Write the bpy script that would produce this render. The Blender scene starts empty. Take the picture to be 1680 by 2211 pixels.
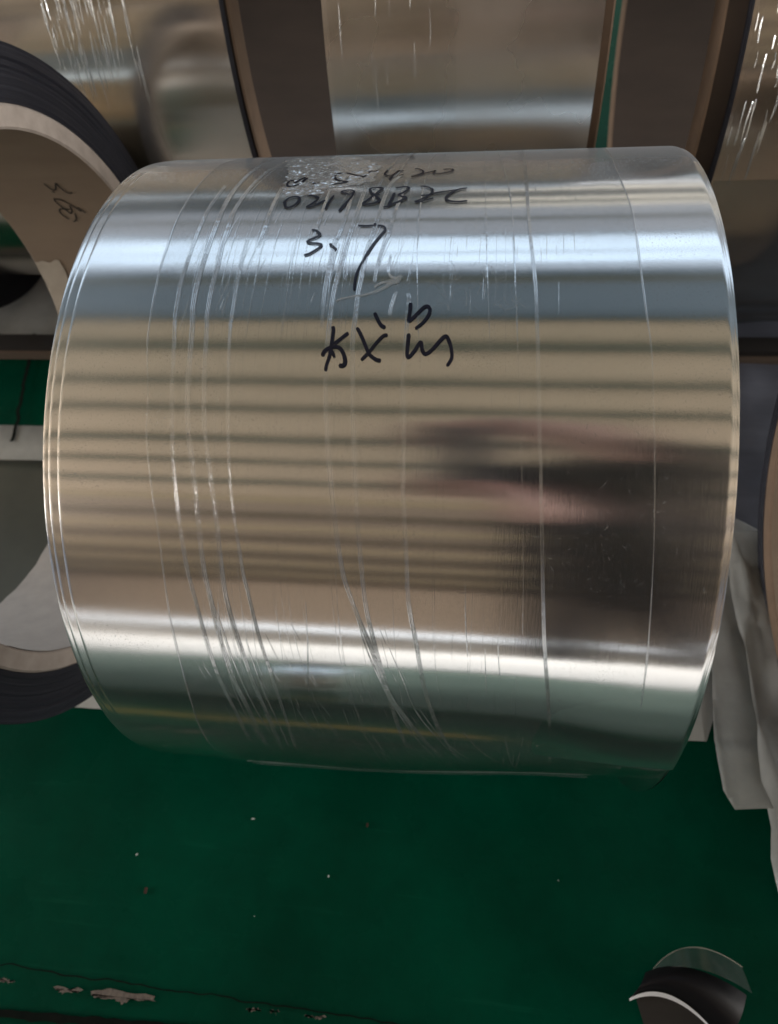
import bpy, bmesh, math, random
from mathutils import Vector, Matrix, noise
D2R = math.radians
PI = math.pi
random.seed(7)
S = bpy.context.scene
COL = S.collection

# ------------------------------------------------------------------ camera
cd = bpy.data.cameras.new('camera')
cam = bpy.data.objects.new('camera', cd)
COL.objects.link(cam)
CAM = Vector((0.0636, -0.3819, 0.8566))
pitch, yaw, roll = 1.02988, -0.24189, -0.17206
fwd = Vector((math.sin(yaw) * math.cos(pitch), math.cos(yaw) * math.cos(pitch), -math.sin(pitch)))
rt = Vector((math.cos(yaw), -math.sin(yaw), 0))
up = rt.cross(fwd)
R2 = rt * math.cos(roll) + up * math.sin(roll)
U2 = -rt * math.sin(roll) + up * math.cos(roll)
cam.matrix_world = Matrix(((R2.x, U2.x, -fwd.x, CAM.x), (R2.y, U2.y, -fwd.y, CAM.y), (R2.z, U2.z, -fwd.z, CAM.z), (0, 0, 0, 1)))
cd.sensor_fit = 'HORIZONTAL'
cd.sensor_width = 36
cd.lens = 36 * 1467.2 / 1680
cd.clip_start = 0.01
cd.clip_end = 300
cd.dof.use_dof = True
cd.dof.focus_distance = 0.48
cd.dof.aperture_fstop = 9.0
S.camera = cam

# ------------------------------------------------------------------ light and exposure
W = bpy.data.worlds.new('World')
S.world = W
W.use_nodes = True
W.node_tree.nodes['Background'].inputs[0].default_value = (0.80, 0.86, 1.0, 1)
W.node_tree.nodes['Background'].inputs[1].default_value = 0.28
S.view_settings.view_transform = 'Standard'
S.view_settings.look = 'None'
S.view_settings.exposure = 0.0
S.view_settings.gamma = 1.0
S.cycles.max_bounces = 10
S.cycles.transparent_max_bounces = 24
S.cycles.caustics_reflective = False
S.cycles.caustics_refractive = False
S.cycles.sample_clamp_indirect = 6.0

def area(name, loc, target, sx, sy, power, color):
    l = bpy.data.lights.new(name, 'AREA')
    l.shape = 'RECTANGLE'
    l.size, l.size_y, l.energy, l.color = sx, sy, power, color
    o = bpy.data.objects.new(name, l)
    COL.objects.link(o)
    o.location = loc
    o.rotation_euler = (Vector(target) - Vector(loc)).to_track_quat('-Z', 'Y').to_euler()
    return o

# added area lamps along the open sides, fill light for the ceiling
area('side_fill', (-15.0, -1.0, 2.8), (0, -0.5, 2.5), 11, 3.4, 1950, (1.0, 0.95, 0.89))
area('side_fill', (15.0, 0.0, 2.8), (0, 0, 2.6), 12, 3.4, 2200, (1.0, 0.96, 0.91))

def side_spot(loc, target, power):
    l = bpy.data.lights.new('added_spot', 'SPOT')
    l.energy, l.spot_size, l.spot_blend, l.shadow_soft_size = power, D2R(8), 0.8, 0.15
    l.color = (1.0, 0.96, 0.92)
    o = bpy.data.objects.new('added_spot', l)
    COL.objects.link(o)
    o.location = loc
    o.rotation_euler = (Vector(target) - Vector(loc)).to_track_quat('-Z', 'Y').to_euler()
# added spots without fixtures, brightening the row of coils behind the photographer
side_spot((-5.0, -1.0, 2.0), (-0.1, -1.02, 0.25), 3600)
side_spot((5.0, -1.0, 2.0), (0.1, -1.02, 0.25), 3600)

# ------------------------------------------------------------------ material helpers
def mat(name):
    m = bpy.data.materials.new(name)
    m.use_nodes = True
    nt = m.node_tree
    nt.nodes.clear()
    out = nt.nodes.new('ShaderNodeOutputMaterial')
    return m, nt, out

def N(nt, t, **kw):
    n = nt.nodes.new(t)
    for k, v in kw.items():
        if k.startswith('_'):
            setattr(n, k[1:], v)
        else:
            n.inputs[k.replace('__', ' ')].default_value = v
    return n

def princ(nt, out, col, rough=0.5, metal=0.0, spec=0.5):
    p = nt.nodes.new('ShaderNodeBsdfPrincipled')
    p.inputs['Base Color'].default_value = (*col, 1)
    p.inputs['Roughness'].default_value = rough
    p.inputs['Metallic'].default_value = metal
    p.inputs['Specular IOR Level'].default_value = spec
    nt.links.new(p.outputs[0], out.inputs[0])
    return p

def objco(nt, scale=(1, 1, 1)):
    tc = nt.nodes.new('ShaderNodeTexCoord')
    mp = nt.nodes.new('ShaderNodeMapping')
    mp.inputs['Scale'].default_value = scale
    nt.links.new(tc.outputs['Object'], mp.inputs[0])
    return mp

def noise_tex(nt, co, scale, detail=4, rough=0.55):
    n = nt.nodes.new('ShaderNodeTexNoise')
    n.inputs['Scale'].default_value = scale
    n.inputs['Detail'].default_value = detail
    n.inputs['Roughness'].default_value = rough
    nt.links.new(co.outputs[0], n.inputs['Vector'])
    return n

def ramp(nt, src, stops):
    r = nt.nodes.new('ShaderNodeValToRGB')
    e = r.color_ramp.elements
    while len(e) < len(stops):
        e.new(0.5)
    for i, (p, c) in enumerate(stops):
        e[i].position = p
        e[i].color = (*c, 1) if len(c) == 3 else c
    nt.links.new(src, r.inputs[0])
    return r

def bump(nt, src, strength, dist, target):
    b = nt.nodes.new('ShaderNodeBump')
    b.inputs['Strength'].default_value = strength
    b.inputs['Distance'].default_value = dist
    nt.links.new(src, b.inputs['Height'])
    nt.links.new(b.outputs[0], target.inputs['Normal'])
    return b

def g(v):
    return (v, v, v)

def plain(name, c1, c2, scale, rough=0.6, bumpd=0.0, metal=0.0, spec=0.5, sc=(1, 1, 1), detail=6):
    m, nt, out = mat(name)
    p = princ(nt, out, c1, rough, metal, spec)
    n = noise_tex(nt, objco(nt, sc), scale, detail)
    r = ramp(nt, n.outputs['Fac'], [(0.3, c1), (0.7, c2)])
    nt.links.new(r.outputs[0], p.inputs['Base Color'])
    if bumpd:
        bump(nt, n.outputs['Fac'], 0.6, bumpd, p)
    return m

def metal_mat(name, base, rough, aniso, dust=0.5, seed=0.0):
    """rolled sheet metal: blur along the axis, crisp round the coil, with dust grains and hair scratches"""
    m, nt, out = mat(name)
    p = princ(nt, out, base, rough, 1.0)
    p.inputs['Anisotropic'].default_value = aniso
    p.inputs['Anisotropic Rotation'].default_value = 0.25
    tg = nt.nodes.new('ShaderNodeTangent')
    tg.direction_type = 'RADIAL'
    tg.axis = 'X'
    nt.links.new(tg.outputs[0], p.inputs['Tangent'])
    co = objco(nt, (1, 1, 1))
    co.inputs['Location'].default_value = (seed, seed * 2, 0)
    big = noise_tex(nt, co, 9, 3)
    rr = ramp(nt, big.outputs['Fac'], [(0.3, g(rough * 0.85)), (0.75, g(rough * 1.25))])
    nt.links.new(rr.outputs[0], p.inputs['Roughness'])
    # fine rolling grain running round the coil
    gco = objco(nt, (220, 6, 6))
    gr = noise_tex(nt, gco, 6, 4, 0.7)
    grit = noise_tex(nt, co, 900, 2, 0.6)
    mx = N(nt, 'ShaderNodeMath', _operation='MULTIPLY_ADD')
    mx.inputs[1].default_value = 0.35
    nt.links.new(grit.outputs['Fac'], mx.inputs[0])
    nt.links.new(gr.outputs['Fac'], mx.inputs[2])
    b = bump(nt, mx.outputs[0], 0.15, 0.0002, p)
    # dust specks: pale diffuse grains
    sp = noise_tex(nt, co, 900, 2, 0.5)
    pat = noise_tex(nt, co, 14, 4, 0.6)
    a = N(nt, 'ShaderNodeMath', _operation='MULTIPLY')
    s1 = ramp(nt, sp.outputs['Fac'], [(0.62, g(0)), (0.71, g(1))])
    s2 = ramp(nt, pat.outputs['Fac'], [(0.35, g(0.12)), (0.85, g(0.8))])
    nt.links.new(s1.outputs[0], a.inputs[0])
    nt.links.new(s2.outputs[0], a.inputs[1])
    a2 = N(nt, 'ShaderNodeMath', _operation='MULTIPLY_ADD')
    a2.inputs[1].default_value = dust
    a2.inputs[2].default_value = 0.002
    nt.links.new(a.outputs[0], a2.inputs[0])
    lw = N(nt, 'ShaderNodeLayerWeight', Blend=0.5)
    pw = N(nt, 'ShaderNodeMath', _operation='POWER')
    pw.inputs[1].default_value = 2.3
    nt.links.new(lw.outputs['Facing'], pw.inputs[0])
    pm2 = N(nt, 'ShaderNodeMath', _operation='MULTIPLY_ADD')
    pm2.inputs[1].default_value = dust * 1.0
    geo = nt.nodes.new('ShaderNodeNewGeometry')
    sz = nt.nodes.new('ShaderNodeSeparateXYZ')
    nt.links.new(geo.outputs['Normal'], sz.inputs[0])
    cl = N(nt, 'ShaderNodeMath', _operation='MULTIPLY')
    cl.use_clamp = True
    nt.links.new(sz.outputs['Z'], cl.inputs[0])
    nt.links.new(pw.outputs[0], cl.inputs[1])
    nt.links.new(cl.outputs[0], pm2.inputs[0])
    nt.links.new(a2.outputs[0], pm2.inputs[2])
    a2 = pm2
    dif = N(nt, 'ShaderNodeBsdfDiffuse')
    dif.inputs['Color'].default_value = (0.62, 0.64, 0.66, 1)
    mix = nt.nodes.new('ShaderNodeMixShader')
    nt.links.new(a2.outputs[0], mix.inputs[0])
    nt.links.new(p.outputs[0], mix.inputs[1])
    nt.links.new(dif.outputs[0], mix.inputs[2])
    nt.links.new(mix.outputs[0], out.inputs[0])
    return m

def clear_mat(name, fac, tint, rough, white, bscale=None, bstr=0.0, bsc=(1, 1, 1)):
    """clear plastic: mostly transparent, a mirror-like sheen and a touch of milky haze"""
    m, nt, out = mat(name)
    tr = N(nt, 'ShaderNodeBsdfTransparent')
    tr.inputs['Color'].default_value = (*tint, 1)
    gl = N(nt, 'ShaderNodeBsdfGlossy')
    gl.inputs['Color'].default_value = (0.95, 0.97, 1, 1)
    gl.inputs['Roughness'].default_value = rough
    df = N(nt, 'ShaderNodeBsdfDiffuse')
    df.inputs['Color'].default_value = (0.8, 0.84, 0.86, 1)
    lw = N(nt, 'ShaderNodeLayerWeight', Blend=0.25)
    f = N(nt, 'ShaderNodeMath', _operation='MULTIPLY_ADD')
    f.inputs[1].default_value = 0.35
    f.inputs[2].default_value = fac
    nt.links.new(lw.outputs['Fresnel'], f.inputs[0])
    m1 = nt.nodes.new('ShaderNodeMixShader')
    nt.links.new(f.outputs[0], m1.inputs[0])
    nt.links.new(tr.outputs[0], m1.inputs[1])
    nt.links.new(gl.outputs[0], m1.inputs[2])
    m2 = nt.nodes.new('ShaderNodeMixShader')
    m2.inputs[0].default_value = white
    nt.links.new(m1.outputs[0], m2.inputs[1])
    nt.links.new(df.outputs[0], m2.inputs[2])
    nt.links.new(m2.outputs[0], out.inputs[0])
    if bscale:
        n = noise_tex(nt, objco(nt, bsc), bscale, 3, 0.5)
        b = nt.nodes.new('ShaderNodeBump')
        b.inputs['Strength'].default_value = bstr
        b.inputs['Distance'].default_value = 0.001
        nt.links.new(n.outputs['Fac'], b.inputs['Height'])
        nt.links.new(b.outputs[0], gl.inputs['Normal'])
    return m

M = {}
M['metal'] = metal_mat('rolled_aluminium', (0.87, 0.86, 0.845), 0.125, 0.93, 0.6)
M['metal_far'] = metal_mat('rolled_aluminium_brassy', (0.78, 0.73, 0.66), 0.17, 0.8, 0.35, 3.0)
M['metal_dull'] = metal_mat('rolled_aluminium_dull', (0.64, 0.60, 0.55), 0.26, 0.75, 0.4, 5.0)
M['film'] = clear_mat('stretch_film', 0.035, (0.985, 0.99, 0.99), 0.07, 0.005, 40, 0.25, (3, 1, 1))
M['ridge'] = clear_mat('film_ridge', 0.45, (0.97, 0.98, 0.98), 0.14, 0.09, 160, 0.35)
M['edge'] = clear_mat('film_edge', 0.35, (0.96, 0.97, 0.98), 0.20, 0.10)
M['tape'] = clear_mat('crumpled_tape', 0.32, (0.97, 0.98, 0.98), 0.12, 0.26)
M['smear'] = clear_mat('dried_glue', 0.06, (0.97, 0.98, 0.98), 0.3, 0.17)
M['ink'] = plain('marker_ink', (0.004, 0.005, 0.016), (0.008, 0.010, 0.03), 200, 0.28)
M['pen'] = plain('pen_ink', (0.02, 0.018, 0.016), (0.05, 0.04, 0.035), 300, 0.6)
M['card'] = plain('cardboard', (0.34, 0.26, 0.19), (0.28, 0.21, 0.155), 14, 0.75, 0.0006, sc=(0.5, 1.5, 1.5))
M['card_shade'] = plain('shaded_cardboard', (0.11, 0.085, 0.072), (0.085, 0.067, 0.058), 14, 0.8, 0.0006, sc=(0.5, 1.5, 1.5))  # shade inside the cores painted into the cardboard colour
M['card_brown'] = plain('brown_cardboard_end', (0.26, 0.18, 0.125), (0.20, 0.14, 0.10), 40, 0.85, 0.0008)
M['card_end'] = plain('cardboard_end', (0.36, 0.31, 0.27), (0.27, 0.23, 0.20), 60, 0.85, 0.001)
M['wind'] = None
M['paper'] = plain('pale_paper', (0.62, 0.64, 0.63), (0.52, 0.54, 0.53), 30, 0.75, 0.0015)
M['liner'] = plain('grey_liner_paper', (0.62, 0.59, 0.56), (0.54, 0.51, 0.49), 55, 0.8, 0.0012)
M['kraft'] = plain('torn_paper_tape', (0.58, 0.52, 0.44), (0.48, 0.42, 0.35), 40, 0.8, 0.001)
M['beam'] = plain('dark_wood', (0.035, 0.03, 0.028), (0.02, 0.017, 0.016), 40, 0.6, 0.001, sc=(0.1, 1, 1))
M['beam_top'] = plain('worn_wood', (0.20, 0.14, 0.10), (0.12, 0.09, 0.07), 50, 0.8, 0.001, sc=(0.1, 1, 1))
M['concrete'] = plain('pale_concrete', (0.62, 0.61, 0.58), (0.54, 0.53, 0.50), 3, 0.55, 0.001)
M['chip'] = plain('bare_concrete', (0.24, 0.20, 0.17), (0.13, 0.11, 0.10), 220, 0.95, 0.002)
M['gap'] = plain('joint_dirt', (0.004, 0.008, 0.006), (0.010, 0.011, 0.009), 90, 0.95, 0.0, 0.0, 0.1)
M['ceil'] = plain('tan_roof_panel', (0.64, 0.51, 0.395), (0.58, 0.46, 0.355), 2.0, 0.7)
M['ceil_far'] = plain('dimmed_roof_panel', (0.43, 0.34, 0.275), (0.38, 0.30, 0.245), 2.0, 0.7)  # roof tan darkened: the dimmer light down the hall is in the colour
M['roof'] = plain('blue_grey_roof_panel', (0.26, 0.33, 0.44), (0.21, 0.275, 0.375), 2.0, 0.6)
M['purlin'] = plain('grey_green_purlin', (0.15, 0.155, 0.12), (0.12, 0.125, 0.10), 5, 0.6)
M['purlin_tan'] = plain('tan_purlin', (0.50, 0.41, 0.27), (0.44, 0.36, 0.24), 5, 0.6)
M['purlin_brown'] = plain('brown_purlin', (0.15, 0.12, 0.085), (0.12, 0.095, 0.07), 5, 0.6)
M['wall'] = plain('ochre_siding', (0.76, 0.57, 0.43), (0.68, 0.51, 0.385), 1.0, 0.7)
M['wallb'] = plain('grey_siding', (0.16, 0.17, 0.19), (0.13, 0.14, 0.16), 1.0, 0.7)
M['scrapfilm'] = clear_mat('scrap_film', 0.10, (0.80, 0.84, 0.84), 0.15, 0.05)
M['greyfilm'] = plain('grey_plastic_sheet', (0.20, 0.215, 0.27), (0.13, 0.14, 0.18), 8, 0.28, 0.004, sc=(1, 3, 1))
M['olive'] = plain('grey_green_plastic', (0.10, 0.11, 0.095), (0.13, 0.14, 0.12), 12, 0.3, 0.001)
M['milky'] = None
M['bright'] = plain('bright_cut_edge', (0.85, 0.86, 0.90), (0.78, 0.80, 0.84), 60, 0.5)
M['darkmetal'] = plain('dark_strip', (0.012, 0.011, 0.013), (0.009, 0.009, 0.011), 20, 0.4, 0.0, 0.0, 0.2)
M['skin'] = plain('skin', (0.62, 0.36, 0.31), (0.55, 0.31, 0.27), 40, 0.5)
M['cloth'] = plain('dark_work_clothes', (0.007, 0.007, 0.009), (0.011, 0.011, 0.014), 60, 0.9, 0.0, 0.0, 0.15)
M['phone'] = plain('blue_phone_back', (0.16, 0.15, 0.17), (0.13, 0.12, 0.15), 20, 0.3)
M['glass'] = plain('lens_glass', (0.01, 0.01, 0.015), (0.012, 0.012, 0.02), 20, 0.05)
M['speck'] = plain('white_chip', (0.75, 0.80, 0.78), (0.6, 0.66, 0.64), 100, 0.5)
M['rust'] = plain('brown_flake', (0.07, 0.03, 0.02), (0.05, 0.02, 0.015), 100, 0.9)

def emit(name, col, s):
    m, nt, out = mat(name)
    e = N(nt, 'ShaderNodeEmission')
    e.inputs[0].default_value = (*col, 1)
    e.inputs[1].default_value = s
    nt.links.new(e.outputs[0], out.inputs[0])
    return m
M['sky'] = emit('skylight_panel', (0.66, 0.82, 1.0), 1.5)
M['roof_glow'] = emit('glowing_roof_panel', (0.80, 0.88, 1.0), 0.42)  # roof strips made to glow, added to brighten the coil's upper reflection
M['skyd'] = emit('skylight_dull_panel', (0.72, 0.84, 1.0), 0.55)
M['win'] = emit('window_daylight', (0.95, 0.97, 1.0), 1.4)
M['winw'] = emit('window_daylight_warm', (1.0, 0.93, 0.80), 1.1)

def winding_mat():
    """edges of the wound sheet: dark concentric lines"""
    m, nt, out = mat('wound_sheet_edges')
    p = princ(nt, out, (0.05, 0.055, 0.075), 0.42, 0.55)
    tc = nt.nodes.new('ShaderNodeTexCoord')
    sx = nt.nodes.new('ShaderNodeSeparateXYZ')
    nt.links.new(tc.outputs['Object'], sx.inputs[0])
    cx = nt.nodes.new('ShaderNodeCombineXYZ')
    nt.links.new(sx.outputs['Y'], cx.inputs[0])
    nt.links.new(sx.outputs['Z'], cx.inputs[1])
    ln = N(nt, 'ShaderNodeVectorMath', _operation='LENGTH')
    nt.links.new(cx.outputs[0], ln.inputs[0])
    at = N(nt, 'ShaderNodeMath', _operation='ARCTAN2')
    nt.links.new(sx.outputs['Z'], at.inputs[0])
    nt.links.new(sx.outputs['Y'], at.inputs[1])
    c2 = nt.nodes.new('ShaderNodeCombineXYZ')
    s = N(nt, 'ShaderNodeMath', _operation='MULTIPLY')
    s.inputs[1].default_value = 900
    nt.links.new(ln.outputs['Value'], s.inputs[0])
    nt.links.new(s.outputs[0], c2.inputs[0])
    nt.links.new(at.outputs[0], c2.inputs[1])
    n = noise_tex(nt, c2, 1.6, 5, 0.7)
    r = ramp(nt, n.outputs['Fac'], [(0.30, (0.012, 0.013, 0.020)), (0.6, (0.032, 0.034, 0.046)), (0.78, (0.10, 0.10, 0.12))])  # colours kept dark in place of the dark surroundings the edges reflect
    nt.links.new(r.outputs[0], p.inputs['Base Color'])
    bump(nt, n.outputs['Fac'], 0.8, 0.0012, p)
    return m
M['wind'] = winding_mat()

def milky_mat():
    m, nt, out = mat('milky_foam_sheet')
    p = princ(nt, out, (0.5, 0.52, 0.5), 0.5)
    n = noise_tex(nt, objco(nt, (1, 1, 1)), 26, 5, 0.6)
    r = ramp(nt, n.outputs['Fac'], [(0.3, (0.55, 0.57, 0.56)), (0.7, (0.68, 0.70, 0.69))])
    nt.links.new(r.outputs[0], p.inputs['Base Color'])
    bump(nt, n.outputs['Fac'], 0.7, 0.003, p)
    tr = N(nt, 'ShaderNodeBsdfTransparent')
    mx = nt.nodes.new('ShaderNodeMixShader')
    mx.inputs[0].default_value = 0.52
    nt.links.new(tr.outputs[0], mx.inputs[1])
    nt.links.new(p.outputs[0], mx.inputs[2])
    nt.links.new(mx.outputs[0], out.inputs[0])
    return m
M['milky'] = milky_mat()

def floor_mat():
    m, nt, out = mat('green_floor_paint')
    p = princ(nt, out, (0.0, 0.05, 0.03), 0.24, 0.0, 0.07)
    co = objco(nt)
    n = noise_tex(nt, co, 2.2, 6, 0.6)
    r = ramp(nt, n.outputs['Fac'], [(0.25, (0.0, 0.056, 0.031)), (0.75, (0.0, 0.084, 0.047))])
    fine = noise_tex(nt, co, 240, 3, 0.6)
    sc = ramp(nt, fine.outputs['Fac'], [(0.70, g(0)), (0.80, g(0.25))])
    mx = N(nt, 'ShaderNodeMixRGB')
    nt.links.new(sc.outputs[0], mx.inputs[0])
    nt.links.new(r.outputs[0], mx.inputs[1])
    mx.inputs[2].default_value = (0.012, 0.075, 0.05, 1)
    sco = objco(nt, (3, 55, 1))
    sco.inputs['Rotation'].default_value = (0, 0, 0.35)
    st = noise_tex(nt, sco, 1.6, 6, 0.65)
    sr = ramp(nt, st.outputs['Fac'], [(0.60, g(0)), (0.78, g(0.5))])
    blot = noise_tex(nt, co, 5, 6, 0.7)
    br = ramp(nt, blot.outputs['Fac'], [(0.35, g(0.70)), (0.62, g(1))])
    m2 = N(nt, 'ShaderNodeMixRGB')
    nt.links.new(sr.outputs[0], m2.inputs[0])
    nt.links.new(mx.outputs[0], m2.inputs[1])
    m2.inputs[2].default_value = (0.010, 0.125, 0.075, 1)
    m3 = N(nt, 'ShaderNodeMixRGB', _blend_type='MULTIPLY')
    m3.inputs[0].default_value = 1.0
    nt.links.new(m2.outputs[0], m3.inputs[1])
    nt.links.new(br.outputs[0], m3.inputs[2])
    nt.links.new(m3.outputs[0], p.inputs['Base Color'])
    rn = noise_tex(nt, co, 7, 5, 0.6)
    rr = ramp(nt, rn.outputs['Fac'], [(0.3, g(0.20)), (0.7, g(0.34))])
    nt.links.new(rr.outputs[0], p.inputs['Roughness'])
    bump(nt, fine.outputs['Fac'], 0.15, 0.0004, p)
    return m
M['floor'] = floor_mat()
M['palegreen'] = plain('pale_green_glare', (0.19, 0.26, 0.22), (0.13, 0.19, 0.16), 12, 0.5, sc=(0.3, 3, 3))
M['foam'] = plain('white_bounce', (0.84, 0.84, 0.83), (0.80, 0.80, 0.79), 30, 0.7)
M['yellow'] = plain('yellow_floor_paint', (0.30, 0.22, 0.04), (0.24, 0.17, 0.035), 20, 0.4)

# ------------------------------------------------------------------ mesh helpers
def link(name, verts, faces, m, parent=None, smooth=True, loc=None, mats=None, idx=None):
    me = bpy.data.meshes.new(name)
    me.from_pydata(verts, [], faces)
    me.update()
    for k in (mats or [m]):
        me.materials.append(k)
    if smooth:
        me.polygons.foreach_set('use_smooth', [True] * len(me.polygons))
    if idx:
        me.polygons.foreach_set('material_index', idx)
    o = bpy.data.objects.new(name, me)
    COL.objects.link(o)
    if parent:
        o.parent = parent
    if loc:
        o.location = loc
    return o

def thing(name, loc, label, cat, group=None, rz=0.0):
    o = bpy.data.objects.new(name, None)
    o.empty_display_size = 0.1
    COL.objects.link(o)
    o.location = loc
    o.rotation_euler.z = rz
    return tag(o, label, cat, group)

def tag(o, label, cat, group=None):
    o['label'] = label
    o['category'] = cat
    if group:
        o['group'] = group
    return o

def struct(o):
    o['kind'] = 'structure'
    return o

def grid(nu, nv, f, wrap=False):
    vs = [f(i, j) for i in range(nu) for j in range(nv)]
    fs = []
    for i in range(nu - 1):
        for j in range(nv - (0 if wrap else 1)):
            a, b = i * nv + j, i * nv + (j + 1) % nv
            fs.append((a, b, b + nv, a + nv))
    return vs, fs

def box(x0, x1, y0, y1, z0, z1):
    v = [(x, y, z) for x in (x0, x1) for y in (y0, y1) for z in (z0, z1)]
    f = [(0, 1, 3, 2), (4, 6, 7, 5), (0, 4, 5, 1), (2, 3, 7, 6), (0, 2, 6, 4), (1, 5, 7, 3)]
    return v, f

def polar(x, r, t):
    return (x, r * math.cos(t), r * math.sin(t))

def lathe(profile, nseg=160, wob=None):
    """closed loop of (x, r) turned round the X axis"""
    n = len(profile)
    vs, fs = [], []
    for k in range(nseg):
        t = 2 * PI * k / nseg
        for (x, r) in profile:
            vs.append(polar(x, r + (wob(x, t) if wob else 0), t))
    for k in range(nseg):
        k2 = (k + 1) % nseg
        for i in range(n):
            j = (i + 1) % n
            fs.append((k * n + i, k2 * n + i, k2 * n + j, k * n + j))
    return vs, fs

def sharpen(o, ang=35):
    me = o.data
    bm = bmesh.new()
    bm.from_mesh(me)
    bmesh.ops.recalc_face_normals(bm, faces=bm.faces)
    for e in bm.edges:
        if len(e.link_faces) == 2 and e.calc_face_angle(0) > D2R(ang):
            e.smooth = False
    bm.to_mesh(me)
    bm.free()
    return o

def nz(x, y, z):
    return noise.noise(Vector((x, y, z)))

def catmull(pts, sub=5):
    if len(pts) < 3:
        return [(pts[0][0] + (pts[1][0] - pts[0][0]) * k / 4, pts[0][1] + (pts[1][1] - pts[0][1]) * k / 4) for k in range(5)]
    P = [pts[0]] + list(pts) + [pts[-1]]
    out = []
    for i in range(1, len(P) - 2):
        for k in range(sub):
            t = k / sub
            o = []
            for d in range(2):
                p0, p1, p2, p3 = (P[i + q][d] for q in (-1, 0, 1, 2))
                o.append(0.5 * (2 * p1 + (p2 - p0) * t + (2 * p0 - 5 * p1 + 4 * p2 - p3) * t * t + (3 * p1 - p0 - 3 * p2 + p3) * t ** 3))
            out.append(tuple(o))
    out.append(tuple(pts[-1]))
    return out

def stroke(vs, fs, pts, r, w, sign=1, taper=True, hgt=0.0, jit=0.0, sub=5, thin=False):
    """ribbon that follows a curve on a cylinder of radius r; hgt > 0 gives it a raised ridge"""
    q = catmull(pts, sub)
    n = len(q)
    base = len(vs)
    cols = 3 if hgt > 0 else 2
    for i, (x, t) in enumerate(q):
        a, b = q[max(i - 1, 0)], q[min(i + 1, n - 1)]
        dx, ds = b[0] - a[0], (b[1] - a[1]) * r
        L = math.hypot(dx, ds) or 1e-9
        px, ps = -ds / L, dx / L
        k = 1.0
        if taper:
            k = min(1.0, 0.55 + 0.45 * min(i, n - 1 - i) / 2.0)
        if hgt > 0:
            k = math.sin(PI * min(1, max(0.04, (i + 0.5) / n))) ** 0.35
        k *= 1 + jit * nz(x * 90, t * 14, r * 40 + base)
        k *= 0.17 + 0.95 * min(1, max(0, (1.93 - t) / 0.25) + max(0, (t - 2.30) / 0.25)) if thin else 1
        hw = w * k / 2
        for c in range(cols):
            u = -1 + 2 * c / (cols - 1)
            rr = r + slack(x, t) * (abs(r - R0) < 0.004) + (hgt * k * (1 - abs(u)) if hgt > 0 else 0) * sign
            vs.append(polar(x + px * hw * u, rr, t + ps * hw * u / r))
    for i in range(n - 1):
        for c in range(cols - 1):
            a = base + i * cols + c
            fs.append((a, a + 1, a + 1 + cols, a + cols))

def interp(tab, t):
    """x as a function of theta from a list of (x, theta) in growing theta"""
    if t <= tab[0][1]:
        return tab[0][0]
    for (x0, t0), (x1, t1) in zip(tab, tab[1:]):
        if t <= t1:
            return x0 + (x1 - x0) * (t - t0) / max(1e-6, t1 - t0)
    return tab[-1][0]

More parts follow.
